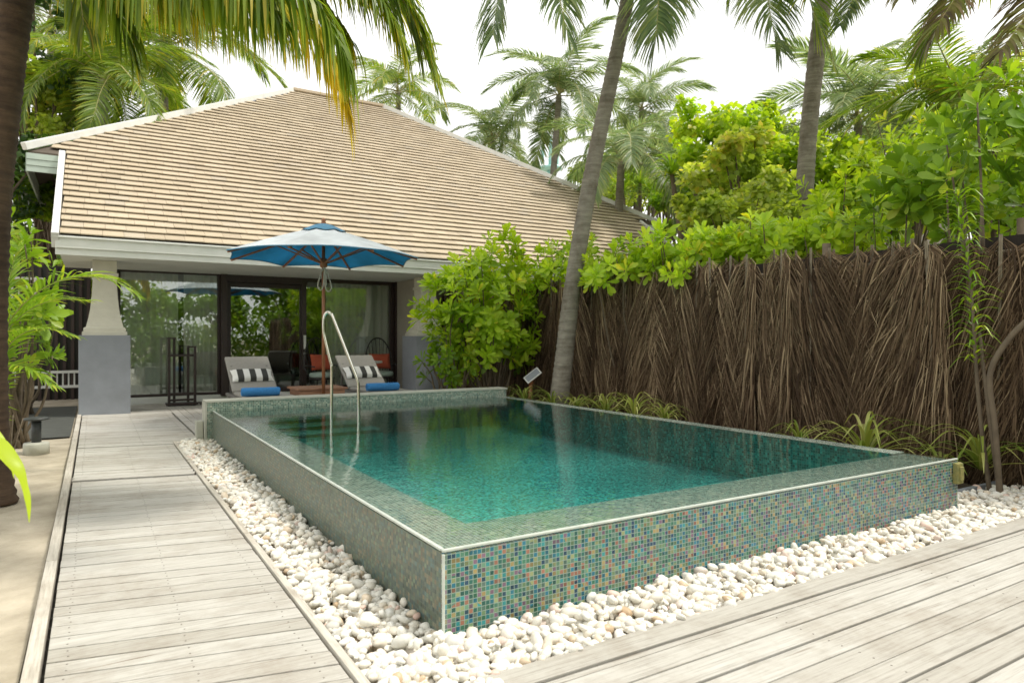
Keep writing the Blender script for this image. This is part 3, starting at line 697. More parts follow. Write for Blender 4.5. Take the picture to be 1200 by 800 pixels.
# ================================================================== TERRACE OBJECTS
def cushion_mesh(name, w_, h_, t_, m, n=14, **k):
    V = []; F = []
    for sgn in (1, -1):
        for j in range(n + 1):
            for i in range(n + 1):
                u, v = i / n * 2 - 1, j / n * 2 - 1
                e = max(0, (1 - u ** 4)) ** .5 * max(0, (1 - v ** 4)) ** .5
                pin = 1 - .06 * (1 - abs(u)) * v * v; pin2 = 1 - .06 * (1 - abs(v)) * u * u
                V.append((u * w_ / 2 * pin2, sgn * t_ / 2 * e + .002 * sgn, v * h_ / 2 * pin))
    for q in (0, 1):
        o_ = q * (n + 1) ** 2
        for j in range(n):
            for i in range(n):
                a = o_ + j * (n + 1) + i; f = (a, a + 1, a + n + 2, a + n + 1); F.append(f if q else f[::-1])
    b = MB(); b.add(V, F, 0, .5, True); return b.build(name, m, **k)
def lounger(loc, label):
    r = empty('sun_lounger', loc, label=label, cat='sun lounger', group='sun loungers on the terrace')
    W = .70; py, pz = .98, .34
    b = MB(); b.box((0, .02, .33), (W, 1.95, .05), 0, bev=.015); b.build('frame', M['loungerframe'], r)
    for sx in (-1, 1):
        for sy in (-.85, .85):
            b = MB(); b.box((sx * (W / 2 - .05), sy, .155), (.055, .055, .31), 0, bev=.008); b.build('leg', M['loungerframe'], r)
    b = MB(); b.box((0, -.34, .385), (W - .02, 1.28, .05), 0, bev=.02); b.build('seat', M['lounger'], r)
    a = Vector((0, .32, .40)); e = Vector((0, 1.10, .93)); mid = (a + e) / 2; d = (e - a)
    q = Matrix.Rotation(math.atan2(d.z, d.y), 3, 'X')
    b = MB(); b.box(mid, (W, d.length, .055), 0, rot=q, bev=.02); b.build('backrest', M['lounger'], r)
    b = MB(); b.bar((0.28, .92, .36), (.28, .86, .80), .03, .03); b.bar((-.28, .92, .36), (-.28, .86, .80), .03, .03); b.build('support', M['loungerframe'], r)
    return r
l1 = lounger((2.23, 11.25, 0), 'grey reclining lounger nearer the glass window, left of the umbrella pole')
l2 = lounger((4.13, 11.30, 0), 'grey reclining lounger behind the pool handrail, right of the umbrella pole')
for l, lab, tl in ((l1, 'black and white striped cushion on the left lounger', 'rolled blue towel on the foot of the left lounger'), (l2, 'black and white striped cushion on the right lounger', 'rolled blue towel on the foot of the right lounger')):
    c = cushion_mesh('cushion', .65, .29, .13, M['stripe'], label=lab, cat='cushion', group='striped lounger cushions')
    c.location = l.location + Vector((.0, .60, .645)); c.rotation_euler = (-R_(52), 0, R_(1.5))
    b = MB(); pts = []
    nn = 22; V = []; F = []
    for i, xx in enumerate(np.linspace(-.26, .26, 15)):
        e = (1 - (abs(xx) / .275) ** 8) ** .5
        for k2 in range(nn):
            a = 2 * math.pi * k2 / nn; rr = .068 * (.86 + .14 * e) * (1 + .03 * math.sin(a * 3 + xx * 9))
            V.append((xx, rr * math.cos(a) * 1.12, rr * math.sin(a) * .95 + .066))
    for i in range(14):
        for k2 in range(nn): F.append((i * nn + k2, i * nn + (k2 + 1) % nn, (i + 1) * nn + (k2 + 1) % nn, (i + 1) * nn + k2))
    b.add(V, F, 0, .5, True)
    for s_ in (0, 1):   # spiral end
        base = -.26 if s_ == 0 else .26; P = []
        for a in np.linspace(0, 5 * math.pi, 50): rr = .008 + .052 * a / (5 * math.pi); P.append((base + (-.001 if s_ == 0 else .001), rr * math.cos(a) * 1.1, rr * math.sin(a) * .95 + .066))
        b.tube(P, .006, 5, 0, .4)
        b.add([(base, .064 * math.cos(a) * 1.1, .064 * math.sin(a) * .93 + .066) for a in np.linspace(0, 2 * math.pi, 20, endpoint=False)], [tuple(range(20))], 0, .4)
    t_ = b.build('rolled_towel', M['towel'], label=tl, cat='towel', group='rolled blue towels'); t_.location = l.location + Vector((-.14, -.78, .41)); t_.rotation_euler = (0, 0, R_(-3))
# side table
st = empty('side_table', (3.05, 10.95, 0), label='square slatted teak table under the umbrella', cat='table')
b = MB()
for i in range(7): b.box((0, -.3 + i * .1, .47), (.78, .092, .03), 0, bev=.005)
b.build('table_top', M['teak_h'], st)
b = MB()
for sx, sy, dx, dy in ((0, -.31, .7, .03), (0, .31, .7, .03), (-.335, 0, .03, .6), (.335, 0, .03, .6)): b.box((sx, sy, .385), (dx, dy, .13), 0, bev=.004)
b.build('apron', M['teak_h'], st)
for sx in (-1, 1):
    for sy in (-1, 1):
        b = MB(); b.box((sx * .32, sy * .28, .22), (.065, .065, .44), 0, bev=.006); b.build('leg', M['teak_h'], st)
# umbrella
UX, UY = 3.03, 10.52
um = empty('garden_umbrella', (UX, UY, 0), label='blue market umbrella with wooden pole over the loungers', cat='umbrella')
b = MB(); b.tube([(0, 0, .05), (0, 0, 2.95)], .026, 14); b.build('pole', M['teak'], um)
b = MB(); b.lathe((0, 0, 0), [(.26, 0), (.26, .05), (.24, .07), (.06, .08), (.045, .30), (.03, .32)], 28); b.build('base', M['blackwood'], um)
b = MB(); b.lathe((0, 0, 2.98), [(.02, 0), (.04, .02), (.045, .05), (.03, .08), (.035, .10), (.02, .125), (.004, .14)], 16); b.build('finial', M['teak'], um)
UR, ZR, ZA = 1.47, 2.50, 2.98
def canopy(off, m, name, thick=False):
    V = []; F = []; na, nr = 8 * 6, 9; b = MB()
    for j in range(nr + 1):
        t = j / nr; r = .03 + (UR - .03) * t
        for i in range(na):
            a = 2 * math.pi * i / na + R_(11); fr_ = (i % 6) / 6
            rad = math.cos(math.pi / 8) / math.cos(((fr_ - .5) * math.pi / 4))           # straight hems between ribs
            hemin = 1 - .035 * math.sin(fr_ * math.pi) * t                               # hem curves in a little
            z = ZA + (ZR - ZA) * (t ** 1.12) - .035 * math.sin(fr_ * math.pi) * t * (1 - t) * 2
            z += .03 * math.sin(fr_ * math.pi) * t ** 4 - off
            V.append((r * rad * hemin * math.cos(a), r * rad * hemin * math.sin(a), z))
    for j in range(nr):
        for i in range(na): F.append((j * na + i, j * na + (i + 1) % na, (j + 1) * na + (i + 1) % na, (j + 1) * na + i))
    b.add(V, F, 0, .5, True); return b.build(name, m, um)
cn = canopy(0, M['canopy_out'], 'canopy'); li = canopy(.006, M['canopy_in'], 'lining')
b = MB(); V = []; F = []
for j, (r, z) in enumerate(((.03, 3.03), (.15, 3.0), (.27, 2.945), (.34, 2.90))):
    for i in range(32):
        a = 2 * math.pi * i / 32 + R_(11); V.append((r * math.cos(a), r * math.sin(a), z + (.012 * math.cos(i * math.pi / 2) if j == 3 else 0)))
for j in range(3):
    for i in range(32): F.append((j * 32 + i, j * 32 + (i + 1) % 32, (j + 1) * 32 + (i + 1) % 32, (j + 1) * 32 + i))
b.add(V, F, 0, .5, True); b.build('vent_cap', M['vent'], cn)
b = MB(); V = []     # hem binding round the rim
P = []
for i in range(48):
    a = 2 * math.pi * i / 48 + R_(11); fr_ = (i % 6) / 6; rad = math.cos(math.pi / 8) / math.cos(((fr_ - .5) * math.pi / 4)) * (1 - .035 * math.sin(fr_ * math.pi)) * UR
    P.append((rad * math.cos(a), rad * math.sin(a), ZR + .03 * math.sin(fr_ * math.pi) - .006))
P.append(P[0]); b.tube(P, .009, 6, 0, .5, cap=False); b.build('hem', M['vent'], cn)
for i in range(8):
    a = i * math.pi / 4 + R_(11); c, s_ = math.cos(a), math.sin(a); b = MB()
    b.bar((.05 * c, .05 * s_, ZA - .05), (UR * .99 * c, UR * .99 * s_, ZR - .03), .028, .024); rb = b.build('rib', M['teak'], um)
    b = MB(); b.bar((.05 * c, .05 * s_, 2.42), (.75 * c, .75 * s_, 2.70), .022, .02); b.build('strut', M['teak'], rb)
b = MB(); b.lathe((0, 0, 2.35), [(.03, 0), (.055, .01), (.06, .10), (.05, .14), (.03, .15)], 14); b.lathe((0, 0, 2.84), [(.03, 0), (.06, .01), (.06, .08), (.03, .09)], 14); b.build('hub', M['teak'], um)
b = MB()
for q, (dx, ln) in enumerate(((-.075, .36), (.08, .38), (.02, .30))):
    b.tube(smooth_path([(0, -.03, 2.36), (dx * .7, -.04, 2.25), (dx * 1.35, -.045, 2.36 - ln * .8), (dx * .8, -.04, 2.36 - ln), (dx * .2, -.035, 2.36 - ln * .8), (0, -.03, 2.32)], 5), .009, 6, 0, .5)
b.build('rope_tie', M['rope'], um)

# terrace chairs, table, cushions
def hoop_chair(loc, rz_, label):
    r = empty('hoop_back_chair', loc, rz_, label=label, cat='chair', group='hoop back chairs on the terrace')
    b = MB(); b.lathe((0, 0, .40), [(.25, 0), (.27, .02), (.26, .04)], 24); b.build('seat', M['blackwood'], r)
    for sx in (-1, 1):
        for sy in (-1, 1):
            b = MB(); b.tube([(sx * .17, sy * .17, .41), (sx * .24, sy * .24, 0)], [.016, .012], 8); b.build('leg', M['blackwood'], r)
    def hp(t): a = math.pi * t; return (-.30 * math.cos(a) * (1 + .0 * t), .20 + .12 * math.sin(a), .55 + .72 * math.sin(a) ** .75)
    b = MB(); b.tube([(-.24, .05, .43)] + [hp(t) for t in np.linspace(0.02, .98, 22)] + [(.24, .05, .43)], .015, 8); b.build('hoop', M['blackwood'], r)
    for i in range(8):
        t = .16 + .68 * i / 7; e = hp(t); b = MB(); b.tube([(e[0] * .62, .19, .43), e], .007, 6); b.build('spindle', M['blackwood'], r)
    b = MB(); b.tube(smooth_path([(-.29, .2, .68), (-.32, -.02, .69), (-.24, -.2, .67)], 5), .014, 8); b.tube(smooth_path([(.29, .2, .68), (.32, -.02, .69), (.24, -.2, .67)], 5), .014, 8); b.build('arms', M['blackwood'], r)
    b = MB(); b.lathe((0, 0, .44), [(.22, 0), (.255, .02), (.26, .07), (.24, .10), (.1, .115), (.001, .118)], 26); b.build('seat_pad', M['paleseat'], r)
    return r
hoop_chair((5.36, 14.2, 0), R_(-4), 'black hoop back chair beside the taupe wing wall')
hoop_chair((4.10, 14.35, 0), R_(8), 'black hoop back chair behind the umbrella pole')
for x, y, rz_, lab in ((5.36, 14.30, R_(-4), 'rust red cushion on the chair by the wing wall'), (4.10, 14.42, R_(10), 'rust red cushion on the chair behind the umbrella pole')):
    c = cushion_mesh('cushion', .46, .34, .12, M['red'], label=lab, cat='cushion', group='red chair cushions'); c.location = (x, y, .76); c.rotation_euler = (-R_(14), 0, rz_)
tb = empty('round_table', (4.73, 13.75, 0), label='round pale topped terrace table between the hoop chairs', cat='table')
b = MB(); b.lathe((0, 0, .745), [(.42, 0), (.45, .01), (.45, .035), (.44, .045)], 36); b.build('table_top', M['tabletop'], tb)
b = MB(); b.lathe((0, 0, 0), [(.25, 0), (.25, .02), (.04, .05), (.035, .74)], 20); b.build('pedestal', M['blackwood'], tb)
b = MB(); b.box((0, 0, .04), (.15, .1, .08), 0, bev=.015); b.box((0, 0, .087), (.16, .11, .014), 0, bev=.005)
nb = b.build('napkin_box', M['capital'], label='small cream box on the round table', cat='box'); nb.location = (4.62, 13.65, .79)
# towel rack
tr_ = empty('towel_rack', (1.42, 14.25, 0), label='dark wooden towel rack standing before the left window', cat='rack')
for dx, hh in ((-.22, 1.28), (-.12, 1.28), (.12, 1.12), (.22, 1.12)):
    b = MB(); b.box((dx, -.06 if abs(dx) > .2 else .12, hh / 2), (.045, .045, hh), 0, bev=.005); b.build('post', M['darkwood'], tr_)
b = MB(); b.bar((-.17, -.08, 1.26), (-.17, .15, 1.26), .14, .03); b.bar((.17, -.08, 1.10), (.17, .15, 1.10), .14, .03); b.build('cap', M['darkwood'], tr_)
for z_ in (.94, .22, .10):
    b = MB(); b.bar((-.24, 0, z_), (.24, 0, z_), .04, .04); b.build('crossbar', M['darkwood'], tr_)
b = MB(); b.box((0, .03, .03), (.54, .3, .04), 0, bev=.005); b.build('base', M['darkwood'], tr_)
dm = MB(); dm.box((0, 0, 0), (.62, .9, .014), 0, bev=.004); o = dm.build('door_mat', simple('grey_coir', (.10, .095, .085), rough=.95), label='dark mat lying before the sliding door', cat='mat'); o.location = (2.05, 14.2, .008)

# bollard lamp on the sand
bl = empty('bollard_lamp', (-.55, 9.35, -.03), label='short dark mushroom path light on a white footing in the sand', cat='lamp')
b = MB(); b.lathe((0, 0, 0), [(.125, -.03), (.125, .10), (.118, .115), (.05, .12)], 26); b.build('footing', M['coping'], bl)
b = MB(); b.lathe((0, 0, .115), [(.048, 0), (.048, .24)], 20); b.build('stem', M['lampgrey'], bl)
b = MB(); b.lathe((0, 0, .36), [(.05, 0), (.125, .012), (.13, .028), (.09, .04), (.01, .045)], 28); b.build('cap', M['lampgrey'], bl)
# solar lamp
pA = Vector((6.10, 9.42, .05)); slp = empty('solar_lamp', pA, R_(-28), label='small tilted solar panel light on a wooden stake by the palm', cat='lamp')
b = MB(); b.tube([(0, 0, -.05), (.03, 0, .44)], .034, 10); b.build('stake', M['teak'], slp)
b = MB(); b.lathe((.03, 0, .44), [(.02, 0), (.045, .02), (.045, .06), (.02, .12)], 14); b.build('lamp_head', M['teak'], slp)
rot = Matrix.Rotation(R_(-38), 3, 'Y') @ Matrix.Rotation(R_(40), 3, 'X')
b = MB(); b.box((.06, 0, .60), (.29, .17, .016), 0, rot=rot, bev=.005); fr_ = b.build('frame', M['tile_edge'], slp)
b = MB(); b.box(Vector((.06, 0, .60)) + rot @ Vector((0, 0, .010)), (.25, .13, .006), 0, rot=rot); b.build('solar_cell', M['grey_paint'], fr_)

# ================================================================== FROND FENCE
FX = 6.85
fence = empty('frond_fence', (FX, 6, 0), label='tall brown fence of hanging dried palm fronds right of the pool', cat='fence')
b = MB(); b.box((.14, .3, 1.07), (.05, 16, 2.2), 0); b.build('backing', simple('dark_reed_backing', (.035, .026, .02), (.02, .015, .012), 30, .95, .3, (1, 8, .4)), fence)
for y_ in np.arange(-7, 8.4, 1.9):
    b = MB(); b.tube([(.18, y_, -.1), (.18, y_, 2.32)], .045, 8); b.build('post', M['stem'], fence)
for z_ in (.5, 2.02):
    b = MB(); b.tube([(.03, -7.6, z_), (.03, 8.2, z_)], .02, 6); b.build('rail', M['dryrachis'], fence)
def dry_frond(seed):
    g = np.random.default_rng(seed); sweep = g.normal(.20, .14); tone = g.normal(0, .10); H = 2.28; V = []; F = []; R = []; MI = []; n0 = 0
    def strip(P, wds, side, r, mi=0):
        nonlocal n0
        for p, w_ in zip(P, wds): V.append(p - side * w_ / 2); V.append(p + side * w_ / 2); R.extend([r, r])
        for i in range(len(P) - 1): a = n0 + 2 * i; F.append((a, a + 1, a + 3, a + 2)); MI.append(mi)
        n0 += 2 * len(P)
    for sd_ in (-1, 1):
        nl = 230
        for i in range(nl):
            z = H - .02 - (H - .25) * (i / nl) ** 1.25 + g.normal(0, .008); L = g.uniform(.62, 1.15) * (1 if z > .6 else .7)
            out = g.uniform(.04, .26) if g.random() < .9 else g.uniform(.2, .32)
            sway = g.normal(0, .03); d = np.array([-1, 0, 0]); r = np.clip(g.normal(.42, .28) + tone, 0, 1)
            x = -.05 - g.uniform(0, .045); P = []; k = 5
            for j in range(k + 1):
                t = j / k
                P.append(np.array([x - .045 * math.sin(t * 2.6) * g.uniform(.6, 1.2), sd_ * (.012 + out * (t ** .42)) + sway * t * t + sweep * t ** 1.3 + .01 * math.sin(t * 9 + i), z - L * t ** 1.4 + .04 * t * (1 - t)]))
            bot = P[-1][2]
            if bot < .0:
                for p in P: p[2] = max(p[2], .01 + g.uniform(0, .05))
            w0 = g.uniform(.005, .012) * (2.0 if g.random() < .15 else 1); ang_ = g.uniform(-1.2, 1.2)
            strip(P, [w0 * .5, w0, w0 * .95, w0 * .8, w0 * .5, w0 * .12], np.array([math.sin(ang_), math.cos(ang_), 0]), r)
    lean = g.normal(0, .03)
    for q in range(2):  # rachis, a thin flat stick seen from two sides
        s_ = np.array([0, 1., 0]) if q == 0 else np.array([1., 0, 0])
        strip([np.array([-.105 if seed % 2 else -.07, lean * t, H + .01 - (H - .3) * t]) for t in np.linspace(0, 1, 6)], [.030, .028, .023, .018, .012, .008], s_, .5, 1)
    return np.array(V), np.array(F), np.array(R), np.array(MI)
dmesh = []
for i in range(8):
    V, F, R, MI = dry_frond(100 + i); o = fastmesh('dried_frond', V, F, R, [M['dryleaf'], M['dryrachis']], fence, mi=MI)
    dmesh.append(o.data)
    o.location = (0, -7.3 + i * .275, -.16)
def drop(y_): return .16 * min(1, max(0, (-.6 - y_) / 2.8))     # the top line dips a little towards the deck
for i in range(8, 57):
    o = bpy.data.objects.new('dried_frond', dmesh[random.randrange(8)]); COL.objects.link(o); o.parent = fence
    o.location = (random.uniform(-.03, .02), -7.3 + i * .275 + random.uniform(-.04, .04), random.uniform(-.02, .02) - drop(-7.3 + i * .275)); o.rotation_euler = (R_(random.gauss(0, 1.6)), 0, R_(random.uniform(-8, 8)))
    o.scale = (1, random.choice((-1, 1, 1, 1, 1)) * random.uniform(.9, 1.2), random.uniform(.99, 1.01))

for i in range(36):   # a second layer behind closes the gaps
    o = bpy.data.objects.new('dried_frond', dmesh[random.randrange(8)]); COL.objects.link(o); o.parent = fence
    o.location = (.07, -5.1 + i * .36 + random.uniform(-.05, .05), random.uniform(-.03, .03) - drop(-5.1 + i * .36)); o.rotation_euler = (R_(random.gauss(0, 2)), 0, R_(random.uniform(-8, 8))); o.scale = (1, random.choice((-1, 1)) * 1.1, 1)
# ================================================================== PALMS
def frond_arrays(P, fwk=.9, tipg=.28, leaf=.7, n=70, wd=.03, droop=.6, seed=0, fold=.35, seg=4, rr=.02, spread=1.0, tipy=0.0, start=.12):
    """a feather frond on a midrib through the points P; leaflets hang from both sides"""
    g = np.random.default_rng(seed); C = np.array([list(p) for p in smooth_path(P, 8)])
    dl = np.linalg.norm(np.diff(C, axis=0), axis=1); cum = np.concatenate([[0], np.cumsum(dl)]); tot = cum[-1]
    def pt(s): return np.array([np.interp(s * tot, cum, C[:, k]) for k in range(3)])
    V = []; F = []; R = []; MI = []; n0 = 0
    for i in range(n):
        t = start + (1 - start) * (i / (n - 1)) ** .95
        p = pt(t); tg = pt(min(1, t + .02)) - pt(max(0, t - .02)); tg /= np.linalg.norm(tg)
        side = np.cross(tg, [0, 0, 1.]); nn = np.linalg.norm(side)
        side = side / nn if nn > .05 else np.array([1., 0, 0]); upv = np.cross(side, tg)
        env = math.sin(min(1, (t - start) / (1 - start) * .86 + .14) * math.pi) ** .55 if t < .999 else .3
        for sd_ in (-1, 1):
            L = leaf * (.35 + .65 * env) * g.uniform(.85, 1.12)
            fw = .25 + fwk * t ** 2
            d = side * sd_ * spread * (1 - .45 * t) + tg * fw + upv * fold + g.normal(0, .06, 3); d /= np.linalg.norm(d)
            q = p.copy(); step = L / seg; dr = droop * g.uniform(.7, 1.3); P_ = [q.copy()]; D = [d.copy()]
            for j in range(seg):
                d = d + np.array([0, 0, -1.]) * dr * (.35 + .65 * (j + 1) / seg) / seg * 2.2; d /= np.linalg.norm(d); q = q + d * step; P_.append(q.copy()); D.append(d.copy())
            r = np.clip(g.normal(.45, .22) + tipy * t, 0, 1)
            wv = np.cross(D[0], upv); wv /= max(np.linalg.norm(wv), 1e-6); wv = wv + upv * g.uniform(-.5, .5); wv /= np.linalg.norm(wv)
            ws = [.45, 1, .9, .62, .1] if seg == 4 else ([.5, 1, .12] if seg == 2 else [.5, 1, .75, .1])
            for j, pp in enumerate(P_):
                V.append(pp - wv * wd * ws[j] / 2); V.append(pp + wv * wd * ws[j] / 2); rj = min(1, r + (tipg * (j / seg) ** 2.5)); R.extend([rj, rj])
            for j in range(seg): a = n0 + 2 * j; F.append((a, a + 1, a + 3, a + 2)); MI.append(0)
            n0 += 2 * (seg + 1)
    # midrib, three sided
    K = 14; ring = []
    for i in range(K + 1):
        t = i / K; p = pt(t); tg = pt(min(1, t + .02)) - pt(max(0, t - .02)); tg /= np.linalg.norm(tg); side = np.cross(tg, [0, 0, 1.]); nn = np.linalg.norm(side); side = side / nn if nn > .05 else np.array([1., 0, 0]); up_ = np.cross(side, tg)
        r_ = rr * (1 - .85 * t)
        for a in (0, 2.09, 4.19): V.append(p + (side * math.cos(a) + up_ * math.sin(a)) * r_); R.append(.5)
    for i in range(K):
        for k in range(3): F.append((n0 + i * 3 + k, n0 + i * 3 + (k + 1) % 3, n0 + i * 3 + 3 + (k + 1) % 3, n0 + i * 3 + 3 + k)); MI.append(1)
    return np.array(V), np.array(F), np.array(R), np.array(MI)
def generic_frond(L, arch, seed, m, **k):
    """lies along +X from the origin: rises then droops"""
    P = [Vector((0, 0, 0)), Vector((L * .28, 0, L * .10 * arch)), Vector((L * .6, .05 * L * random.uniform(-1, 1), L * .02 * arch)), Vector((L * .85, 0, -L * .17)), Vector((L * .98, 0, -L * .38))]
    V, F, R, MI = frond_arrays(P, seed=seed, **k)
    o = fastmesh('frond', V, F, R, [m, M['rachis']], mi=MI); me = o.data; bpy.data.objects.remove(o); return me
FR = {}
for key, mt in (('green', 'pf_green'), ('grey', 'pf_grey')):
    FR[key] = [generic_frond(1, a, 50 + i, M[mt], leaf=.28, n=104, wd=.012, droop=dr, seg=3, rr=.009, fold=.25) for i, (a, dr) in enumerate(((1, .5), (.3, .8), (1.8, .35)))]
def palm(base, top, crown_r, nf, label, mat_='green', bend=(0, 0), r0=.17, r1=.11, bark='palmbark', windy=0, trunk=True, group='palms beyond the villa', dead=0, lo=-35, hi=75):
    base = Vector(base); top = Vector(top); r = empty('palm_tree', base, label=label, cat='palm tree', group=group)
    if trunk:
        b = MB(); d = top - base; mid = d * .5 + Vector((bend[0], bend[1], 0)); P = smooth_path([Vector((0, 0, -.1)), d * .22 + Vector((bend[0] * .8, bend[1] * .8, 0)), mid, d * .8 + Vector((bend[0] * .5, bend[1] * .5, 0)), d], 12)
        rad = [(r0 * 1.35 - (r0 * 1.35 - r0) * min(1, i / 5) if i < 5 else r0 + (r1 - r0) * i / len(P)) * (1 + (.035 if i % 2 else -.02)) for i in range(len(P))]
        b.tube(P, rad, 16); b.build('trunk', M[bark], r)
    for i in range(nf):
        o = bpy.data.objects.new('frond', random.choice(FR[mat_])); COL.objects.link(o); o.parent = r
        az = i * 2.39996 + random.uniform(-.2, .2); t = (i + .5) / nf; el = R_(hi + (lo - hi) * t ** .8 + random.uniform(-8, 8))
        if windy: az = az * .75
        o.location = (top - base) + Vector((0, 0, random.uniform(-.1, .1))); s_ = crown_r * random.uniform(.85, 1.15)
        o.rotation_mode = 'XYZ'; o.rotation_euler = (R_(random.uniform(-25, 25)), -el, az); o.scale = (s_, s_, s_)
    return r
def palm_px(u, v, d, cr, nf, label, **k):
    top = at(u, v, d); lean = k.pop('lean', 0)
    return palm((top.x + lean, top.y + .5, -.1), top, cr, nf, label, **k)
palm_px(192, 55, 21, 3.4, 20, 'dark leafy coconut palm rising behind the left hip of the roof', mat_='green', r0=.2)
palm_px(120, 95, 17, 2.6, 16, 'shaded palm behind the roof corner, nearer the left trunk', mat_='green')
palm_px(467, 108, 31, 3.0, 14, 'yellowing palm peeking over the roof ridge', mat_='green')
palm_px(578, 165, 30, 2.9, 16, 'small pale palm just above the right roof slope', mat_='grey')
palm_px(655, 112, 27, 2.9, 20, 'windswept palm leaning beside the teal mast', mat_='grey', lean=-.6)
palm_px(752, 128, 30, 3.0, 16, 'grey green palm behind the middle trunk', mat_='grey')
palm_px(728, 190, 21, 2.6, 16, 'low palm with long drooping fronds beside the middle trunk', mat_='grey', hi=60)
palm_px(1006, 140, 20, 2.7, 22, 'dark shaggy palm right of the tall grey trunk', mat_='grey', lean=.15)
palm_px(1130, 135, 15, 2.6, 15, 'palm with a long yellow green frond at the right', mat_='green')
palm_px(845, 210, 24, 2.3, 14, 'small palm showing among the yellow green trees', mat_='grey')
palm_px(60, 20, 24, 3.2, 14, 'tall palm showing beside the left trunk', mat_='grey')

# three nearer palms whose crowns hang into the picture from above
def near_palm(base, pts, r0, r1, bark, fronds, label, ring=.05):
    base = Vector(base); r = empty('coconut_palm', base, label=label, cat='palm tree', group='tall coconut palms close to the pool')
    P = smooth_path([Vector(p) - base for p in pts], 26); n = len(P); rad = []
    for i in range(n):
        t = i / (n - 1); q = r0 + (r1 - r0) * min(1, t * 1.15) ** .8 + r0 * .35 * max(0, 1 - t * 14)
        rad.append(q * (1 + (ring if i % 2 else -ring) * random.uniform(.4, 1)))
    b = MB(); b.tube(P, rad, 24); b.build('trunk', M[bark], r)
    top = Vector(pts[-1])
    for i, (Q, kw, mt) in enumerate(fronds):
        Q = [top] + [at(*q) if len(q) == 3 else Vector(q[:3]) for q in Q]
        V, F, R, MI = frond_arrays([q - base for q in Q], seed=900 + i + int(base.x * 10), **kw)
        fastmesh('frond', V, F, R, [M[mt], M['rachis']], r, mi=MI)
    return r, top
def whole_crown(r, base, top, nf, s0, key='green', avoid=(), lo=-10):
    for i in range(nf):
        az = i * 2.39996; el = R_(75 + (lo - 75) * ((i + .5) / nf) ** .8)
        if any(abs((az - a + math.pi) % (2 * math.pi) - math.pi) < w_ for a, w_ in avoid) and el < R_(45): continue
        o = bpy.data.objects.new('frond', random.choice(FR[key])); COL.objects.link(o); o.parent = r
        o.location = Vector(top) - Vector(base); s_ = s0 * random.uniform(.9, 1.1); o.rotation_euler = (0, -el, az); o.scale = (s_,) * 3
# left palm (trunk at the left border)
bA = at(-12, 600, 5.35); bA.z = -.05
topA = at(48, -150, 5.6)
K1 = dict(leaf=.78, n=165, wd=.029, fwk=.55, droop=1.35, seg=4, rr=.018, fold=.25, spread=.8)
rA_, tA = near_palm(bA, [bA, at(-15, 400, 5.4), at(-10, 250, 5.4), at(1, 140, 5.42), at(19, 0, 5.45), topA], .14, .12, 'darkbark', [
    ([(150, -55, 5.2), (240, -30, 5.0), (310, -12, 4.9), (358, 22, 4.85), (386, 66, 4.8), (402, 118, 4.8)], dict(K1, leaf=.80, fwk=.32, droop=2.2, spread=.45, tipg=.5, n=180, tipy=.38), 'pf_yellow'),
    ([(160, -80, 5.5), (260, -55, 5.4), (330, -35, 5.35), (375, 0, 5.3), (405, 40, 5.3)], dict(K1, leaf=.86, fwk=.3, droop=2.2, spread=.5, tipg=.4), 'pf_yellow'),
    ([(220, -130, 5.4), (380, -75, 5.5), (462, -5, 5.5), (491, 44, 5.5), (503, 78, 5.5)], dict(K1, tipy=.15, leaf=.80, droop=.7, spread=1.25, wd=.04), 'pf_green'),
    ([(260, -130, 5.2), (390, -100, 5.2), (455, -30, 5.25), (484, 22, 5.3), (500, 60, 5.3)], dict(K1, leaf=.88, fwk=.5, droop=1.1, spread=1.1, tipg=.35, n=150), 'pf_green'),
    ([(240, -110, 5.0), (360, -75, 5.0), (425, -25, 5.0), (455, 20, 5.0), (468, 48, 5.0)], dict(K1, leaf=.80, fwk=.4, droop=1.8, spread=.7, tipg=.4, n=150), 'pf_yellow'),
    ([(200, -90, 4.6), (300, -48, 4.1), (362, -8, 4.0), (392, 40, 3.95), (404, 70, 3.95)], dict(K1, leaf=.78, fwk=.3, droop=2.4, tipg=.4, spread=.5), 'pf_green'),
    ([(130, -75, 4.8), (190, -50, 4.4), (250, -28, 4.3), (300, -5, 4.2), (335, 25, 4.2)], dict(K1, leaf=.80, fwk=.3, droop=2.4, tipg=.45, spread=.5), 'pf_green'),
    ([(300, -110, 5.2), (400, -60, 5.0), (440, -10, 4.9), (462, 30, 4.9)], dict(K1, leaf=.72, fwk=.4, droop=1.2, spread=1.0), 'pf_green'),
    ([(150, -120, 5.0), (220, -90, 4.6), (285, -45, 4.4), (320, -5, 4.3)], dict(K1, tipy=.2, leaf=.62), 'pf_yellow'),
    ([(80, -110, 4.9), (112, -45, 4.7), (136, 10, 4.6), (152, 62, 4.6)], dict(K1, tipg=.4, leaf=.6, n=100), 'pf_green'),
    ([(90, -160, 6.4), (150, -90, 7.2), (205, -30, 7.6), (225, 25, 7.7)], dict(K1, tipy=.1), 'pf_green'),
    ([(70, -90, 6.0), (90, -30, 6.2), (98, 30, 6.3)], dict(K1, tipy=.1, leaf=.6, n=80), 'pf_green'),
], 'dark brown palm trunk at the left border with fronds hanging over the roof')
whole_crown(rA_, bA, tA, 16, 2.9, 'green', avoid=((R_(0), 1.2), (R_(60), .8)), lo=10)
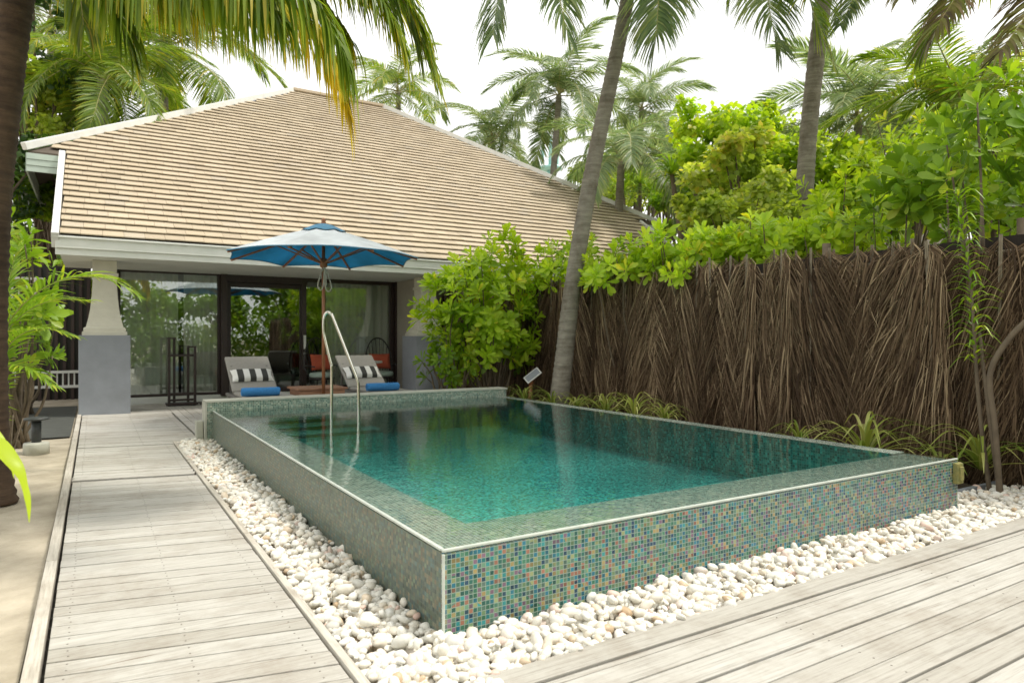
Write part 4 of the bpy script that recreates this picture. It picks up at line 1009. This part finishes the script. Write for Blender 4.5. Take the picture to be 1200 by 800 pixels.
# middle palm
dM = atd = 10.6
bM = at(652, 497, 10.5); bM.z = -.05
ptsM = [bM, at(660, 430, 10.55), at(672, 330, 10.6), at(694, 200, 10.6), at(717, 90, 10.5), at(735, 0, 10.4), at(752, -110, 10.3)]
K2 = dict(leaf=.92, n=140, wd=.032, droop=.7, seg=4, rr=.025, fold=.2, spread=1.3, fwk=.5)
rM_, tM = near_palm(bM, ptsM, .158, .102, 'palmbark', [
    ([(690, -130, 10.0), (620, -85, 9.6), (588, -20, 9.4), (578, 40, 9.3)], K2, 'pf_grey'),
    ([(710, -110, 9.4), (660, -80, 8.6), (655, -10, 8.4), (668, 50, 8.3)], dict(K2, leaf=.7), 'pf_grey'),
    ([(765, -80, 9.8), (772, -30, 9.6), (770, 30, 9.5), (766, 62, 9.5)], dict(K2, leaf=.8), 'pf_grey'),
    ([(800, -130, 9.4), (845, -90, 8.9), (858, -35, 8.8), (856, -5, 8.8)], dict(K2, leaf=.62), 'pf_green'),
    ([(720, -130, 11.2), (712, -60, 11.8), (716, -5, 12)], dict(K2, leaf=.55), 'pf_grey'),
], 'leaning grey coconut palm rooted between the pool and the frond fence')
whole_crown(rM_, bM, tM, 16, 3.4, 'grey', lo=15)
# right palm behind the fence
bR = at(936, 460, 12.5); bR.z = -.05
K3 = dict(leaf=.95, n=140, wd=.032, droop=.65, seg=4, rr=.026, fold=.2, spread=1.3, fwk=.5)
rR_, tR = near_palm(bR, [bR, at(938, 330, 12.5), at(941, 267, 12.5), at(948, 150, 12.5), at(965, 0, 12.4), at(985, -120, 12.3)], .18, .142, 'palmbark', [
    ([(925, -95, 11.6), (900, -30, 11.2), (905, 30, 11.0), (915, 60, 11.0)], K3, 'pf_grey'),
    ([(955, -90, 11.4), (945, -20, 10.9), (960, 30, 10.8), (975, 72, 10.7)], dict(K3, leaf=.8), 'pf_green'),
    ([(1010, -90, 11.8), (1005, -20, 11.6), (985, 30, 11.4)], dict(K3, leaf=.7), 'pf_grey'),
], 'upright grey coconut palm standing behind the frond fence')
whole_crown(rR_, bR, tR, 16, 3.4, 'grey', lo=15)
# palm outside the right border with bronzed fronds reaching in
bB = at(1330, 500, 8); bB.z = -.05
rB_, tB = near_palm(bB, [bB, at(1325, 300, 8), at(1310, 50, 8), at(1290, -80, 8)], .16, .12, 'palmbark', [
    ([(1220, -90, 7.4), (1150, -40, 7.0), (1105, 20, 6.8), (1092, 48, 6.8)], dict(K3, leaf=.62), 'pf_brown'),
    ([(1200, -110, 7.6), (1130, -95, 7.2), (1080, -50, 7.0), (1062, -10, 6.9)], dict(K3, leaf=.6), 'pf_brown'),
    ([(1250, -50, 7.0), (1215, 0, 6.6), (1180, 50, 6.4), (1165, 70, 6.4)], dict(K3, leaf=.6), 'pf_brown'),
], 'palm beyond the right border with bronzed fronds reaching into view')
whole_crown(rB_, bB, tB, 12, 2.8, 'green', avoid=((R_(180), 1.3), (R_(240), .8)), lo=10)

# ================================================================== SHRUBS AND TREES
LT = leaf_tpl(.46, 5, .14, .10); LTS = leaf_tpl(.46, 3, .1, .08)
LR = leaf_tpl(.85, 4, .15, .06, 'round'); LN = leaf_tpl(.16, 4, .3, .1, 'strap')
def rosettes(T, D, leaf, nl=13, tpl=LT, jit=.35, seed=0, tilt=(80, 5)):
    g = np.random.default_rng(seed); n = len(T); D = norm(D)
    A = norm(np.cross(D, g.normal(size=(n, 3)))); B = np.cross(D, A)
    k = np.arange(nl); az = k * 2.39996; el = np.radians(tilt[0] + (tilt[1] - tilt[0]) * ((k + .5) / nl) ** .8)
    az = az[None] + g.normal(0, .2, (n, nl)) + g.uniform(0, 6, (n, 1)); el = el[None] + g.normal(0, .15, (n, nl))
    X = (A[:, None] * np.cos(az)[..., None] + B[:, None] * np.sin(az)[..., None]) * np.cos(el)[..., None] + D[:, None] * np.sin(el)[..., None]
    U = np.broadcast_to(D[:, None], X.shape) + g.normal(0, .1, X.shape)
    P = T[:, None] - D[:, None] * (k / nl * leaf * .35)[None, :, None] + g.normal(0, leaf * .04, X.shape)
    S = leaf * g.uniform(.75, 1.15, (n, nl)) * (.65 + .35 * ((k + 1) / nl))[None] * g.uniform(.8, 1.2, (n, 1))
    X, U, P, S = X.reshape(-1, 3), U.reshape(-1, 3), P.reshape(-1, 3), S.reshape(-1)
    V, F = scatter(tpl[0], tpl[1], frames(X, U), P, S)
    clump = g.normal(0, .14, (n, 1)); r = np.clip(g.normal(.5, .15, (n, nl)) + clump + .16 * (1 - (k / nl))[None] - .05, 0, 1).reshape(-1)
    return V, F, np.repeat(r, len(tpl[0]))
def branches(b, base, tips, seed, r0=.035, hub=.35):
    g = random.Random(seed)
    for tp in tips:
        m1 = base + (tp - base) * hub + Vector((g.uniform(-.1, .1), g.uniform(-.1, .1), g.uniform(0, .1))); m2 = base + (tp - base) * .7 + Vector((g.uniform(-.08, .08), g.uniform(-.08, .08), .04))
        b.tube(smooth_path([base + Vector((g.uniform(-.12, .12), g.uniform(-.12, .12), 0)), m1, m2, tp], 3), [r0 * (1 - .08 * i) for i in range(10)], 6)
def shrub(name, c, rad, n, leaf, mat_, label, cat='shrub', group=None, nl=13, tpl=LT, seed=1, zlo=-.6, inner=.25, base=None, stems=16, tilt=(80, 5)):
    """leaf rosettes on the shell (and some inside) of an uneven dome, carried by stems"""
    g = np.random.default_rng(seed); c = Vector(c); rad = np.array(rad)
    base = Vector(base) if base is not None else Vector((c.x, c.y, -.06)); r = empty(name, base, label=label, cat=cat, group=group)
    d = norm(g.normal(size=(n * 2, 3))); d = d[d[:, 2] > zlo][:n]
    lump = 1 + .18 * np.sin(d @ np.array([3.1, 2.2, 4.0]) + seed) + .13 * np.sin(d @ np.array([-5, 6.1, 3]) + seed * 2)
    q = np.where(g.random(len(d)) < inner, g.uniform(.5, .85, len(d)), g.uniform(.88, 1.08, len(d)))
    T = np.array(c) + d * rad * (lump * q)[:, None]; T[:, 2] = np.maximum(T[:, 2], .08)
    D = norm(d * np.array([1, 1, .7]) + np.array([0, 0, .55]) + g.normal(0, .25, d.shape))
    V, F, R = rosettes(T - np.array(base), D, leaf, nl, tpl, seed=seed, tilt=tilt)
    fastmesh('foliage', V, F, R, M[mat_], r, smooth=True)
    b = MB(); ids = g.choice(len(T), min(stems, len(T)), replace=False); branches(b, Vector((0, 0, 0)), [Vector(T[i]) - base for i in ids], seed, .022); b.build('stems', M['stem'], r)
    return r
# yellow-green beach shrub before the villa's right side
shrub('beach_shrub', (5.95, 10.45, 1.66), (1.0, .78, 1.12), 300, .235, 'lf_bright', 'large yellow green shrub spilling over the pool corner beside the villa', group='broad leaved shrubs', seed=3, zlo=-.8, stems=34)
shrub('beach_shrub', (5.2, 10.5, 1.0), (.42, .45, .7), 45, .19, 'lf_mid', 'lower shaded shrub under the yellow green one', group='broad leaved shrubs', seed=4, zlo=-.8, stems=20)
shrub('beach_shrub', (7.15, 9.75, 2.45), (.55, .9, .5), 85, .20, 'lf_bright', 'shrub crown leaning round the middle palm above the fence', group='broad leaved shrubs', seed=5, base=(7.3, 9.7, -.06))
k_ = 6
for (u, v, d, rx, rzz, n, lf, mt, lab) in [
    (745, 318, 10.6, .75, .28, 70, .21, 'lf_bright', 'shrub topping the fence just right of the middle palm'),
    (820, 306, 9.8, .7, .30, 70, .20, 'lf_mid', 'low shrub over the fence before the round leaved tree'),
    (900, 292, 9.2, .6, .28, 60, .18, 'lf_bright', 'low shrub over the fence left of the upright palm'),
    (985, 284, 8.8, .6, .28, 60, .19, 'lf_mid', 'low shrub over the fence right of the upright palm')]:
    p = at(u, v, d); shrub('beach_shrub', p, (rx * 1.15, rx * 1.15, rzz * 1.2), int(n * 1.4), lf * 1.1, 'lf_bright', lab, group='shrubs along the fence top', seed=k_, base=(p.x, p.y, -.06)); k_ += 1
for (u, v, d, rx, rzz, n, lf, mt, lab) in [
    (1075, 235, 7.4, .45, .40, 34, .30, 'lf_mid', 'big leaved bush rising over the fence near the right'),
    (1165, 170, 6.3, .50, .60, 46, .26, 'lf_mid', 'tall big leaved bush at the right border above the fence'),
    (1000, 240, 11, .9, .55, 90, .22, 'lf_bright', 'yellow green bush between the upright palm and the big leaved bushes'),
    (1100, 190, 11.5, 1.1, .7, 110, .22, 'lf_bright', 'bush with a few orange leaves behind the big leaved bush'),
    (1190, 250, 7.5, .6, .35, 40, .22, 'lf_mid', 'bush just above the fence at the right border')]:
    p = at(u, v, d); shrub('sea_lettuce_bush', p, (rx, rx, rzz), n, lf, mt, lab, group='big leaved bushes behind the fence', seed=k_, stems=7, base=(p.x, p.y, -.06), nl=10); k_ += 1

def broadleaf(c, base, R, n, leaf, mat_, label, seed, clus=16, tpl=LR, group='round leaved trees behind the fence', name='broadleaf_tree', flat=.8, spread=.32):
    g = np.random.default_rng(seed); c = Vector(c); base = Vector(base); r = empty(name, base, label=label, cat='tree', group=group)
    d = norm(g.normal(size=(clus, 3)) + np.array([0, 0, .35])); tips = np.array(c) + d * R * g.uniform(.35, 1.0, (clus, 1)) * np.array([1, 1, flat])
    k = g.integers(0, clus, n); e = norm(g.normal(size=(n, 3))) * (g.random((n, 1)) ** .45)
    sz = R * spread * g.uniform(.45, 1.1, clus)
    T = tips[k] + e * sz[k][:, None] * np.array([1, 1, .75])
    X = norm(g.normal(size=(n, 3)) + e * .8 + np.array([0, 0, -.35])); U = norm(e * .6 + np.array([0, 0, 1]) + g.normal(0, .45, (n, 3)))
    V, F = scatter(tpl[0], tpl[1], frames(X, U), T - np.array(base), leaf * g.uniform(.7, 1.2, n))
    rr = np.clip(g.normal(.5, .18, n) + (g.normal(0, .15, clus))[k], 0, 1)
    fastmesh('crown', V, F, np.repeat(rr, len(tpl[0])), M[mat_], r, smooth=True)
    b = MB(); L = [Vector(t) - base for t in tips]; top = (c - base) * .55
    b.tube(smooth_path([Vector((0, 0, -.1)), top * .5 + Vector((.1, .05, 0)), top], 5), [R * .07 * (1 - .04 * i) for i in range(11)], 9)
    for tp in L: b.tube(smooth_path([top * random.uniform(.75, 1), (top + tp) / 2 + Vector((0, 0, .1)), tp], 3), [R * .028, R * .024, R * .02, R * .016, R * .013, R * .01, R * .006], 6)
    b.build('trunk', M['stem'], r)
    return r
def bl_px(u, v, d, R, n, leaf, m, label, seed, **k):
    c = at(u, v, d); return broadleaf(c, (c.x + random.uniform(-.3, .3), c.y, -.1), R, n, leaf, m, label, seed, **k)
bl_px(845, 165, 17, 1.5, 3325, 0.155, 'lf_bright', 'tall yellow green tree left of the upright palm', 21, clus=22)
bl_px(880, 215, 15, 1.5, 3850, 0.141, 'lf_pale', 'round leaved tree just left of the upright palm trunk', 22, clus=22)
bl_px(838, 240, 16, 1.2, 2975, 0.133, 'lf_pale', 'green tree between the middle palm and the upright palm', 23, clus=18)
bl_px(965, 215, 16, 1.6, 3850, 0.141, 'lf_bright', 'spreading tree right behind the upright palm trunk', 24, clus=22)
bl_px(1060, 240, 14, 1.5, 3500, 0.133, 'lf_pale', 'leafy tree in front of the distant tiled roof', 25, clus=20)
bl_px(1160, 190, 12, 1.5, 3850, 0.126, 'lf_mid', 'dense tree at the right border behind the big leaved bush', 26, clus=20)
bl_px(870, 262, 12.5, 1.0, 2625, 0.111, 'lf_pale', 'low leafy tree above the fence left of the upright palm', 27, clus=16)
bl_px(1010, 262, 12, 1.0, 2625, 0.111, 'lf_mid', 'low leafy tree above the fence right of the upright palm', 28, clus=16)
bl_px(738, 235, 32, 2.6, 3850, 0.207, 'lf_pale', 'bright tree low in the gap right of the middle palm', 61, clus=20)
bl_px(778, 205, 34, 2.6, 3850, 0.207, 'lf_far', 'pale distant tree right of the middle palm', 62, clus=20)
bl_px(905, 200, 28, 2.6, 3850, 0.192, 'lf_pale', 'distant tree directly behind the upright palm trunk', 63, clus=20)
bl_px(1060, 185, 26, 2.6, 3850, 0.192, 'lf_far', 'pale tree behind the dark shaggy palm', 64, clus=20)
bl_px(715, 225, 29, 1.8, 2800, 0.163, 'lf_pale', 'yellow green tree beyond the right end of the roof', 29, clus=18)
bl_px(840, 268, 13, .85, 2100, 0.111, 'lf_pale', 'low bright tree above the fence right of the middle palm', 32, clus=14)
bl_px(800, 235, 24, 1.6, 2800, 0.163, 'lf_mid', 'green tree behind the middle palm trunk', 30, clus=18)
bl_px(1190, 120, 16, 2.2, 3850, 0.148, 'lf_pale', 'tall tree crossing the right border under the bronzed fronds', 31, clus=22)
# left side trees
bl_px(55, 130, 18, 1.5, 3500, 0.148, 'lf_pale', 'round leaved tree between the left trunk and the roof', 41, group='leafy trees left of the villa', clus=18)
bl_px(40, 240, 16, .9, 1925, 0.126, 'lf_mid', 'leafy tree under the raised eave at the left', 42, group='leafy trees left of the villa', clus=14)
bl_px(40, 60, 18, 2.2, 3500, 0.163, 'lf_dark', 'dark tree high behind the left trunk', 43, group='leafy trees left of the villa', clus=18)
bl_px(-60, 200, 14, 2.2, 3850, 0.148, 'lf_dark', 'dark tree beyond the left border', 44, group='leafy trees left of the villa', clus=18)
bl_px(75, 310, 20, 1.6, 2625, 0.148, 'lf_pale', 'leafy tree seen past the left pillar', 45, group='leafy trees left of the villa', clus=14)
# shrubs left foreground
shrub('beach_shrub', at(22, 345, 8.0), (.42, .45, .95), 42, .26, 'lf_mid', 'bright broad leaved shrub beside the left palm trunk', group='broad leaved shrubs', seed=51, nl=9, zlo=-.9)
shrub('beach_shrub', at(30, 400, 11.5), (.38, .4, .45), 24, .19, 'lf_mid', 'thin leafy shrub low behind the left trunk', group='broad leaved shrubs', seed=52, nl=8)
# young palm arching over the sand at the left
yp = at(-25, 470, 7.0); yp.z = -.05
r = empty('young_palm', yp, label='young palm with arching fronds at the left before the pillar', cat='palm tree')
for i, (Q, lf) in enumerate([([(0, 400, 7.0), (40, 345, 6.9), (85, 325, 6.8), (130, 328, 6.8), (160, 345, 6.8)], .42), ([(0, 410, 7.0), (25, 370, 7.1), (60, 352, 7.1), (100, 352, 7.2)], .34),
                             ([(0, 430, 7.0), (20, 395, 6.8), (50, 385, 6.7), (80, 392, 6.7)], .3), ([(-30, 400, 7), (-60, 340, 6.8), (-100, 320, 6.8)], .4), ([(-10, 400, 7), (10, 330, 7.6), (20, 290, 8)], .4), ([(0, 440, 6.9), (30, 430, 6.6), (60, 450, 6.5)], .3)]):
    V, F, R, MI = frond_arrays([Vector((0, 0, 0))] + [at(*q) - yp for q in Q], leaf=lf, n=50, wd=.026, droop=.45, seg=4, rr=.012, fold=.3, seed=70 + i, tipy=.2, spread=.7)
    fastmesh('frond', V, F, R, [M['lf_mid'], M['rachis']], r, mi=MI)
# strap leaves: generic clump
def strap_leaf(P, wd, g, n=7, fold=.15):
    P = smooth_path(P, n); V = []; F = []; m_ = len(P)
    for i, p in enumerate(P):
        t = i / (m_ - 1); tg = (P[min(i + 1, m_ - 1)] - P[max(i - 1, 0)]).normalized(); side = tg.cross(Vector((0, 0, 1)))
        side = side.normalized() if side.length > .05 else Vector((1, 0, 0)); up_ = side.cross(tg); w_ = wd * (min(1, .55 + t * 2.2)) * max(.03, 1 - t ** 2.6) / 2
        V += [list(p - side * w_ + up_ * w_ * fold * 2), list(p), list(p + side * w_ + up_ * w_ * fold * 2)]
    for i in range(m_ - 1): a = i * 3; F += [(a, a + 3, a + 4, a + 1), (a + 1, a + 4, a + 5, a + 2)]
    return np.array(V), F
def clump(name, loc, n, L, wd, mat_, label, group, seed, cat='plant', el=(80, 20)):
    g = random.Random(seed); b = MB()
    for i in range(n):
        az = i * 2.39996 + g.uniform(-.2, .2); e = R_(el[0] + (el[1] - el[0]) * (i / n) + g.uniform(-8, 8)); l = L * g.uniform(.7, 1.15); h = Vector((math.cos(az), math.sin(az), 0))
        p1 = h * l * .35 * math.cos(e) + Vector((0, 0, l * .38 * math.sin(e))); p2 = h * l * .72 * math.cos(e * .85) + Vector((0, 0, l * .52 * math.sin(e))); p3 = h * l * (.95 * math.cos(e * .6)) + Vector((0, 0, l * (.50 * math.sin(e) - .16)))
        V, F = strap_leaf([Vector((0, 0, 0)), p1, p2, p3], wd * g.uniform(.8, 1.2), g, 4); b.add(V, F, 0, g.random(), True)
    o = b.build(name, M[mat_], label=label, cat=cat, group=group); o.location = loc; return o
sp = [(5.85, 9.2, .30, 'spider plant at the foot of the middle palm'), (5.95, 8.55, .26, 'second spider plant from the middle palm, by the pool rim'), (6.0, 8.0, .25, 'spider plant third along the rim from the middle palm'), (6.05, 7.4, .3, 'spider plant fourth along the rim from the middle palm'), (6.0, 6.75, .32, 'spider plant fifth along the rim from the middle palm'), (6.1, 6.3, .24, 'last small spider plant of the row along the rim')]
for i, (x, y, L, lab) in enumerate(sp): clump('spider_plant', (x, y, .2), 30, L * 2.0, .024, 'variegated', lab, 'striped plants between pool and fence', 200 + i)
clump('dracaena_plant', (6.15, 3.72, .12), 34, .78, .032, 'variegated', 'large striped strap leaved plant by the near fence', 'striped plants between pool and fence', 210)
clump('dracaena_plant', (6.2, 4.45, .15), 20, .45, .025, 'variegated', 'smaller striped plant left of the large one at the near fence', 'striped plants between pool and fence', 211)
clump('dracaena_plant', (6.62, 2.95, .10), 30, .75, .034, 'variegated', 'striped strap leaved plant in the right corner by the pebbles', 'striped plants between pool and fence', 212)
clump('dracaena_plant', (6.35, 3.15, .05), 12, .5, .028, 'variegated', 'sparse striped plant behind the pool corner', 'striped plants between pool and fence', 213)
# tall thin plant and leaning branch in front of the fence
tp = at(1160, 590, 5.75); tp.z = -.05
r = empty('tall_willowy_plant', tp, label='tall thin plant with narrow leaves in front of the fence', cat='plant')
pts = [Vector((0, 0, 0)), at(1150, 500, 5.75) - tp, at(1143, 420, 5.75) - tp, at(1138, 340, 5.75) - tp, at(1128, 270, 5.7) - tp, at(1122, 225, 5.7) - tp]
b = MB(); sp_ = smooth_path(pts, 6); b.tube(sp_, [.02 - .015 * i / len(sp_) for i in range(len(sp_))], 7); b.build('stem', M['stem'], r)
g = random.Random(5); b = MB()
for i in range(130):
    t = .38 + .62 * (i / 130); p = sp_[min(len(sp_) - 1, int(t * (len(sp_) - 1)))]; q = sp_[min(len(sp_) - 1, int(t * (len(sp_) - 1)) + 1)]; p = p.lerp(q, (t * (len(sp_) - 1)) % 1)
    az = i * 2.4 + g.uniform(-.3, .3); h = Vector((math.cos(az), math.sin(az), 0)); l = g.uniform(.13, .24) * (1.15 if t > .8 else 1)
    V, F = strap_leaf([p, p + h * l * .5 + Vector((0, 0, l * .25)), p + h * l + Vector((0, 0, l * g.uniform(-.25, .2)))], .022, g, 4); b.add(V, F, 0, g.random(), True)
b.build('leaves', M['lf_mid'], r)
lb = at(1172, 595, 5.6); lb.z = -.05; b = MB()
b.tube(smooth_path([Vector((0, 0, 0)), at(1166, 500, 5.6) - lb, at(1160, 440, 5.6) - lb, at(1180, 400, 5.5) - lb, at(1210, 370, 5.4) - lb, at(1260, 330, 5.3) - lb], 6), [.026, .025, .024, .024, .023] + [.022] * 26, 10)
b.tube(smooth_path([Vector((.1, .05, 0)), at(1158, 480, 5.7) - lb, at(1148, 390, 5.8) - lb], 5), .014, 8)
b.build('leaning_branch', M['stem'], label='crooked bare brown branch leaning before the fence at the right', cat='branch').location = lb
# big yellow green leaf close to the camera at the left border
nl_ = at(-60, 640, 2.3); nl_.z = -.05
r = empty('banana_leaf_plant', nl_, label='broad yellow green strap leaves poking in at the lower left border', cat='plant')
g = random.Random(3)
for Q, wd in (([(-70, 560, 2.3), (-20, 520, 2.25), (12, 545, 2.2), (28, 580, 2.2), (34, 612, 2.2)], .075), ([(-80, 560, 2.3), (-30, 500, 2.4), (4, 525, 2.4), (16, 560, 2.4)], .06), ([(-80, 540, 2.3), (-120, 480, 2.4), (-170, 500, 2.5)], .08)):
    b = MB(); V, F = strap_leaf([Vector((0, 0, 0))] + [at(*q) - nl_ for q in Q], wd, g, 7, .3); b.add(V, F, 0, .75, True); b.build('leaf', M['lf_bright'], r)
# twiggy shrub at the base of the left trunk
b = MB(); tb_ = at(12, 545, 6.6); tb_.z = -.05
for i in range(12):
    az = random.uniform(1.2, 3.6); l = random.uniform(.3, .55); b.tube(smooth_path([Vector((0, 0, 0)), Vector((math.cos(az) * l * .3, math.sin(az) * l * .3, l * .5)), Vector((math.cos(az) * l * .8, math.sin(az) * l * .8, l))], 3), .006, 5)
b.build('bare_twigs', M['stem'], label='bare twiggy stems at the foot of the left trunk', cat='twigs').location = tb_

# spiky screw pine behind the fence
def screwpine(u, v, d, L, label, seed):
    top = at(u, v, d); r = empty('screw_pine', (top.x, top.y, -.1), label=label, cat='tree', group='spiky screw pines behind the fence'); b = MB(); g = random.Random(seed)
    for hx, hy, hz in ((0, 0, 0), (.8, .3, -.3), (-.7, .2, -.4), (.2, -.6, -.6)):
        c = Vector((hx, hy, top.z + hz + .1))
        for i in range(46):
            az = i * 2.4; e = R_(80 - 95 * i / 46); l = L * g.uniform(.8, 1.1); h = Vector((math.cos(az), math.sin(az), 0))
            V, F = strap_leaf([c, c + h * l * .5 * math.cos(e) + Vector((0, 0, l * .5 * math.sin(e))), c + h * l * .9 * math.cos(e * .7) + Vector((0, 0, l * (.6 * math.sin(e) - .25)))], .07, g, 3); b.add(V, F, 0, g.random(), True)
    b.build('crown', M['lf_mid'], r); b = MB()
    for hx, hy, hz in ((0, 0, 0), (.8, .3, -.3), (-.7, .2, -.4), (.2, -.6, -.6)): b.tube([(0, 0, 0), (hx * .5, hy * .5, top.z * .6), (hx, hy, top.z + hz + .1)], [.12, .09, .06], 8)
    b.build('trunk', M['stem'], r)
screwpine(750, 215, 26, 1.5, 'spiky screw pine right of the roof end', 1)
screwpine(815, 190, 19, 1.1, 'spiky screw pine beside the tall yellow green tree', 2)
screwpine(920, 255, 14, .9, 'spiky screw pine left of the upright palm trunk', 3)
screwpine(985, 235, 15, .9, 'spiky screw pine right of the upright palm trunk', 4)

# teal mast beyond the roof
mp = at(645, 400, 60); mast = empty('teal_mast', (mp.x, mp.y, -.1), label='slim teal mast with antennas rising beyond the roof', cat='mast')
zt = at(645, 158, 60).z; teal = simple('hazed_teal_paint', (.30, .56, .52), rough=.6)  # teal made paler, distance haze is in the colour
b = MB(); b.tube([(0, 0, 0), (0, 0, zt * .84)], [.42, .32], 12); b.tube([(0, 0, zt * .84), (0, 0, zt)], [.2, .12], 8); b.build('column', teal, mast)
b = MB(); b.lathe((0, 0, zt * .84), [(.4, 0), (1.0, .1), (1.0, .3), (.3, .4)], 14); b.build('platform', teal, mast)
for i in range(3):
    a = i * 2.1; b = MB(); b.box((.75 * math.cos(a), .75 * math.sin(a), zt * .92), (.22, .16, 1.7), 0, rz=a, bev=.03); b.build('antenna', teal, mast)
# distant tiled roof at the right
q = at(1075, 195, 24); dv = empty('distant_villa', (q.x, q.y + 3, 0), R_(-20), label='distant tiled roof glimpsed through the trees at the right', cat='house')
b = MB(); zq = q.z
for i in range(12):
    t0, t1 = i / 12, (i + 1) / 12; b.add([(-4 + 3.6 * t0, -3 + 3 * t0, zq - 1.5 + 2.4 * t0 + .05), (4 - 3.6 * t0, -3 + 3 * t0, zq - 1.5 + 2.4 * t0 + .05), (4 - 3.6 * t1, -3 + 3 * t1, zq - 1.5 + 2.4 * t1), (-4 + 3.6 * t1, -3 + 3 * t1, zq - 1.5 + 2.4 * t1)], [(0, 1, 2, 3)], 0, random.random())
b.add([(-4, -3, zq - 1.5), (-4, 3, zq - 1.5), (-.4, 0, zq + .9), (4, -3, zq - 1.5), (4, 3, zq - 1.5), (.4, 0, zq + .9)], [(0, 2, 1), (3, 4, 5), (1, 2, 5, 4)], 0, .5); b.build('roof', M['rooftile'], dv)
b = MB(); b.box((0, 0, (zq - 1.6) / 2), (6.6, 5, zq - 1.6), 0); b.build('wall', M['beige'], dv)

# far woods and the garden behind the camera (seen in the glass)
def wood(name, pts, n, leaf, mat_, label, seed):
    g = np.random.default_rng(seed); P = np.array(pts); k = g.integers(0, len(P), n); e = norm(g.normal(size=(n, 3))) * g.random((n, 1)) ** .4
    T = P[k, :3] + e * P[k, 3:4] * np.array([1, 1, .9]); T[:, 2] = np.abs(T[:, 2])
    X = norm(g.normal(size=(n, 3))); U = norm(e + np.array([0, 0, .8]))
    V, F = scatter(LTS[0] * np.array([1, 1.6, 1]), LTS[1], frames(X, U), T, leaf * g.uniform(.7, 1.3, n)); rr = np.clip(g.normal(.5, .2, n) + g.normal(0, .15, len(P))[k], 0, 1)
    return fastmesh(name, V, F, np.repeat(rr, len(LTS[0])), M[mat_], kind='stuff', label=label, cat='woodland')
g = np.random.default_rng(77)
pts = []
for i in range(46):   # beyond the fence and house
    u = 560 + i * 17; d = g.uniform(22, 32); q = at(u, 300, d); pts.append((q.x, q.y, g.uniform(1.2, 3.0), g.uniform(1.4, 2.2)))
for i in range(26):
    u = 700 + i * 25; d = g.uniform(13, 18); q = at(u, 340, d); pts.append((q.x, q.y, g.uniform(.8, 1.8), g.uniform(.9, 1.3)))
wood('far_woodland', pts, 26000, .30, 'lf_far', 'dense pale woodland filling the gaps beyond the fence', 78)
pts = []
for i in range(16): q = at(-150 + i * 16, 300, g.uniform(24, 32)); pts.append((q.x, q.y, g.uniform(1.5, 6.5), g.uniform(1.6, 2.4)))
wood('far_woodland', pts, 9000, .3, 'lf_dark', 'dark woodland behind the left trunk and side yard', 79)
for i, (x, y, zc, R, n) in enumerate([(-6.5, -5, 2.3, 1.7, 1500), (-3.4, -6.5, 2.2, 1.6, 1500), (-.6, -6.0, 1.9, 1.5, 1400), (2.4, -7, 2.5, 1.9, 1700), (5.4, -5.5, 2.6, 1.8, 1600), (8.6, -6.5, 3.0, 2.0, 1700), (11.5, -4, 2.8, 1.9, 1600), (-9.5, -4, 2.6, 1.8, 1500), (-12.5, -3, 2.6, 1.8, 1400)]):
    broadleaf((x, y, zc), (x, y, -.1), R, n, .24, 'lf_mid', 'garden tree behind the viewpoint, mirrored in the glass', 300 + i, clus=16, group='garden trees mirrored in the glass doors', spread=.42)
pts = [(x, -6.5 + 1.2 * math.sin(x), z, 1.0) for x in np.arange(-15, 15, 1.1) for z in (.5, 1.4)]
wood('garden_hedge', pts, 26000, .22, 'lf_mid', 'dense undergrowth closing the garden behind the viewpoint', 81)
palm((-4.2, -7.5, 0), (-3.8, -7.3, 5.2), 3.0, 14, 'palm behind the viewpoint, mirrored in the glass', group='garden palms mirrored in the glass doors')
print('objects', len(bpy.data.objects))
